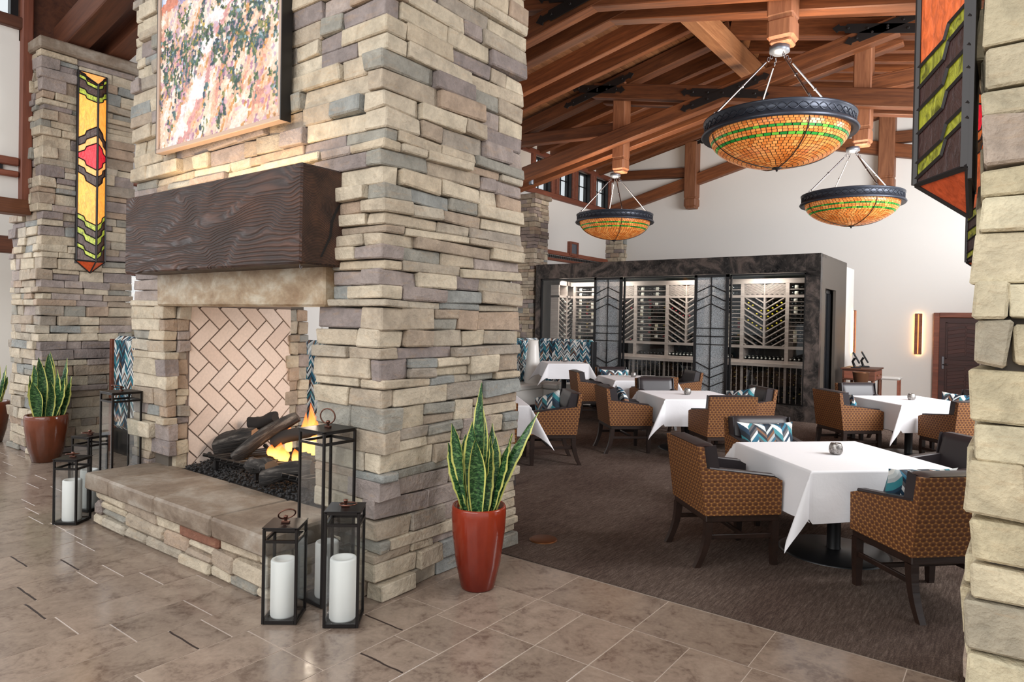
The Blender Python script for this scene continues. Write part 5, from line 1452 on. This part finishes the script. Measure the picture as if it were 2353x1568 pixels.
# display row over the counter
BAY = {U[5]: 'under the right chevron rack', U[6]: 'at its right end', U[4]: 'beside the right seeded panel', U[3]: 'under the middle chevron rack', U[2]: 'between the seeded panels', U[1]: 'under the left chevron rack'}
for xa, xb, n, foil in ((U[5], U[6], 10, 'white'), (U[6], U[7], 4, 'white'), (U[4], U[5], 6, 'white'), (U[3], U[4], 8, 'white'), (U[2], U[3], 8, 'black'), (U[1], U[2], 6, 'red')):
    for i in range(n):
        bottle((xa+.075+i*.081, YR+.30, 1.104), '-Y', foil, 0 if foil == 'white' else -1, '%s bottle from the left in the counter row, %s' % (ORD[i+1], BAY[xa]), 'bottles in the row above the counter')
# left side rack
mb = MB(); mb.box((CX0+.25-WL.x, 13.75-WL.y, 1.5), (.02, .86, 2.4)); obj('side_rack_back', mb, Mat('rack_back2', (58, 46, 42), .7).mat, rk)
xr = CX0+.28
for y in (13.32, 13.68, 14.04): wp('side_upright', [(xr-.02, xr+.2, y-.02, y+.02, .9, 2.72)], RACKW, parent=rk)
wp('side_rail', [(xr-.02, xr+.2, 13.3, 14.06, 2.62, 2.72), (xr-.02, xr+.2, 13.3, 14.06, 2.33, 2.38)], RACKW, parent=rk)
for h, s in ((13.5, 1), (13.86, -1)):
    for k in range(11):
        z = 1.2+k*.11
        mb = MB(); mb.box((0, 0, 0), (.2, .38, .02)); o = obj('slat', mb, RACKW, rk, (xr+.1-WL.x, h-WL.y, z)); o.rotation_euler = (s*-.5, 0, 0)
        for q in (-.08, .03):
            if z < 2.25: bottle((xr-.04, h+q, z+.05-s*q*.55), '+X', RB.choice(['black', 'white']), RB.choice([0, -1]), 'bottle in the angled end rack, %s tier up, %s bin, %s slot' % (ORD[k+1], 'front' if s == 1 else 'rear', 'front' if q < 0 else 'rear'), 'bottles at the left end of the wine room')
# lower cubbies
bins = MB(); post_n = 0
x = U[0]+.1
while x < U[7]-.02:
    big = any(abs(x-u) < .055 for u in U)
    mb = MB(); mb.box((x-WL.x, YR+.01-WL.y, .59), (.05 if big else .014, .02, .71))
    for i in range(7): mb.box((x-WL.x, YR+.0-WL.y, .30+i*.088), (.034, .012, .008))
    obj('divider', mb, RACKW, rk); x += .106
mb = MB(); x = U[0]+.153; RC = random.Random(3)
while x < U[7]-.03:
    for i in range(7):
        if RC.random() < .8: mb.lathe([(.034, .12), (.034, .07), (.013, .05), (.0135, -.02), (0, -.022)], 8, (x, YR+.06, .345+i*.088), axis='Y', mis=[0, 0, 1 if RC.random() < .3 else 0, 1 if RC.random() < .22 else 0])
    x += .106
o = obj('wine_bottles', mb, [BOTTLE, FOILS['gold']], None, kind='stuff', fix=False); tag(o, 'dark wine bottles filling the cubbies below the wine room counter', 'bottles')
for x in (-7.3, -5.6, -4.0, -8.3):
    l = bpy.data.lights.new('cellar_light', 'AREA'); l.size = .7; l.size_y = .2; l.shape = 'RECTANGLE'; l.energy = CELLP; l.color = (1, .95, .88)
    lo = bpy.data.objects.new('cellar_light', l); COL.objects.link(lo); lo.location = (x, 13.45, OZ1-.02); lo.rotation_euler = (.35, 0, 0)

# ------------------------------------------------------------------ right rear: stub wall, sconces, door, console
mb = MB(); mb.box((-2.95, 15.73, 1.505), (.2, .8, 3.01)); obj('wall_stub', mb, PLASTER, kind='structure', label='short white wall end beside the wine room')
def wall_sconce(label, loc, rz):
    r = thing('wall_lamp', loc, label, 'wall lamp', rz=rz)
    mb = MB(); mb.box((0, -.055, .47), (.15, .03, .94), bev=.01); obj('wood_face', mb, TRIMW, r)
    mb = MB(); mb.box((0, -.025, .47), (.10, .05, .90)); obj('diffuser', mb, SCONCE, r)
    mb = MB(); mb.box((0, -.071, .47), (.022, .004, .9)); obj('light_strip', mb, SCGL, r)
    return r
wall_sconce('slim lit wooden wall lamp on the white wall left of the brown door', (-1.81, 18.0, 1.165), 0)
wall_sconce('slim wall lamp seen edge-on at the end of the white wall by the wine room', (-2.85, 16.02, 1.19), PI/2)
d = thing('door_1', (-.90, 18.0, 0), 'dark brown panelled door in a wood frame in the white wall', None, kind='structure')
mb = MB(); mb.box((-.555, -.04, 1.06), (.11, .1, 2.13), bev=.008); mb.box((.555, -.04, 1.06), (.11, .1, 2.13), bev=.008); mb.box((0, -.04, 2.075), (1.0, .1, .11), bev=.008); obj('door_frame', mb, TRIMW, d)
mb = MB(); mb.box((0, -.0, 1.01), (1.0, .05, 2.02)); obj('door_leaf', mb, DOORW, d)
for z0, z1 in ((.25, .95), (1.12, 1.88)):
    mb = MB()
    for s in (-1, 1):
        mb.box((s*.36, -.035, (z0+z1)/2), (.03, .03, z1-z0+.06)); 
    for z in (z0-.03, z1+.03): mb.box((0, -.035, z), (.75, .03, .03))
    obj('panel_moulding', mb, DOORW, d)
    for k in range(8):
        for s in (-1, 1):
            mb = MB(); mb.box((0, 0, 0), (.33, .008, (z1-z0)/9), bev=.003); o = obj('chevron_board', mb, DOORW, d, (s*.175, -.03, z0+.06+(k)*(z1-z0-.1)/7.6)); o.rotation_euler = (0, s*.18, 0)
mb = MB(); mb.box((-.42, -.035, 1.0), (.05, .012, .28), bev=.004); mb.tube([(-.42, -.04, .96), (-.42, -.085, .96), (-.31, -.085, .96)], .01, 8); obj('door_handle', mb, STEEL, d, label='brushed steel lever handle')
cs = thing('console', (-2.42, 14.75, 0), 'antique wooden console with drawers beside the wine room', 'console')
mb = MB(); mb.box((0, 0, .955), (.62, .9, .03), bev=.006); obj('top', mb, WOODD, cs)
mb = MB(); mb.box((0, 0, .84), (.56, .84, .2), bev=.006); obj('body', mb, WOODD, cs)
for y in (-.2, .2): 
    mb = MB(); mb.box((.285, y, .84), (.015, .36, .16), bev=.004); dr = obj('drawer', mb, TRIMW, cs); mb = MB(); mb.lathe([(.012, 0), (.015, .02), (0, .025)], 10, axis='X', c=(.293, y, .84)); obj('knob', mb, BRASS, dr)
mb = MB(); mb.box((-.12, -.425, .84), (.26, .012, .14), bev=.004); obj('drawer', mb, TRIMW, cs)
for sx in (-1, 1):
    for sy in (-1, 1): mb = MB(); mb.lathe([(.02, 0), (.028, .1), (.018, .3), (.03, .55), (.03, .74)], 10, (sx*.25, sy*.38, 0)); obj('leg', mb, WOODD, cs)
mb = MB(); mb.box((0, 0, .40), (.54, .8, .03)); obj('shelf', mb, WOODD, cs)
def monitor(label, loc, rz):
    r = thing('monitor', loc, label, 'screen', rz=rz)
    mb = MB(); mb.box((0, 0, .012), (.2, .18, .024), bev=.006); mb.tube([(0, .02, .02), (0, .06, .12), (0, .02, .19)], .022, 8); obj('stand', mb, BLACKF, r)
    mb = MB(); mb.box((0, 0, .2), (.36, .03, .25), bev=.01, rot=Matrix.Rotation(-.5, 3, 'X')); s = obj('housing', mb, BLACKF, r)
    mb = MB(); mb.box((0, -.0165, .2), (.32, .004, .21), rot=Matrix.Rotation(-.5, 3, 'X')); obj('screen', mb, SCREEN, s)
monitor('black order screen tilted on the console, nearer the wine room', (-2.5, 14.55, .97), 1.75)
monitor('black order screen tilted on the console, farther back', (-2.42, 14.98, .97), 1.75)
mb = MB(); mb.lathe([(0, 0), (.10, 0), (.115, .02), (.145, .22), (.15, .23), (.14, .225), (.11, .03), (0, .02)], 24); tag(obj('wine_bucket', mb, COPPER, None, (-2.30, 13.9, .70)), 'hammered copper wine bucket in front of the console', 'bucket')
mb = MB(); mb.lathe([(0, .68), (.16, .68), (.16, .70), (0, .70)], 24); mb.lathe([(.17, 0), (.17, .02), (.03, .04), (.025, .68)], 20)
tag(obj('bucket_stand', mb, BLACKF, None, (-2.30, 13.9, 0)), 'round black stand under the copper wine bucket', 'stand')
st = thing('bar_stool', (-2.02, 15.3, 0), 'backless wooden stool beside the console', 'stool')
mb = MB(); mb.box((0, 0, .76), (.42, .34, .07), bev=.03); obj('seat', mb, WLEATH, st)
for sx in (-1, 1):
    for sy in (-1, 1): mb = MB(); mb.box((sx*.17, sy*.13, .37), (.035, .035, .74), bev=.004); obj('leg', mb, TRIMW, st)
mb = MB()
for s in (-1, 1): mb.box((s*.17, 0, .25), (.02, .25, .03)); mb.box((0, s*.13, .35), (.33, .02, .03))
obj('rung', mb, TRIMW, st)
sp = thing('wall_speaker', (XL, 15.78, 3.60), 'small brown-framed wall speaker standing on the trim above the wine room', 'speaker')
mb = MB()
for s in (-1, 1): mb.box((.05, s*.18, .16), (.1, .08, .38)); mb.box((.05, 0, .16+s*.16), (.1, .3, .06))
obj('case', mb, TRIMW, sp)
mb = MB(); mb.box((.06, 0, .16), (.04, .3, .28)); obj('grille', mb, COLLAR, sp)
mb = MB(); mb.lathe([(.05, 0), (.06, .02), (.06, .16), (.045, .2), (0, .2)], 16); tag(obj('spotlight', mb, COLLAR, None, (-8.95, 12.55, 4.88)), 'small grey spotlight can above the pillar beside the wine room', 'spotlight')
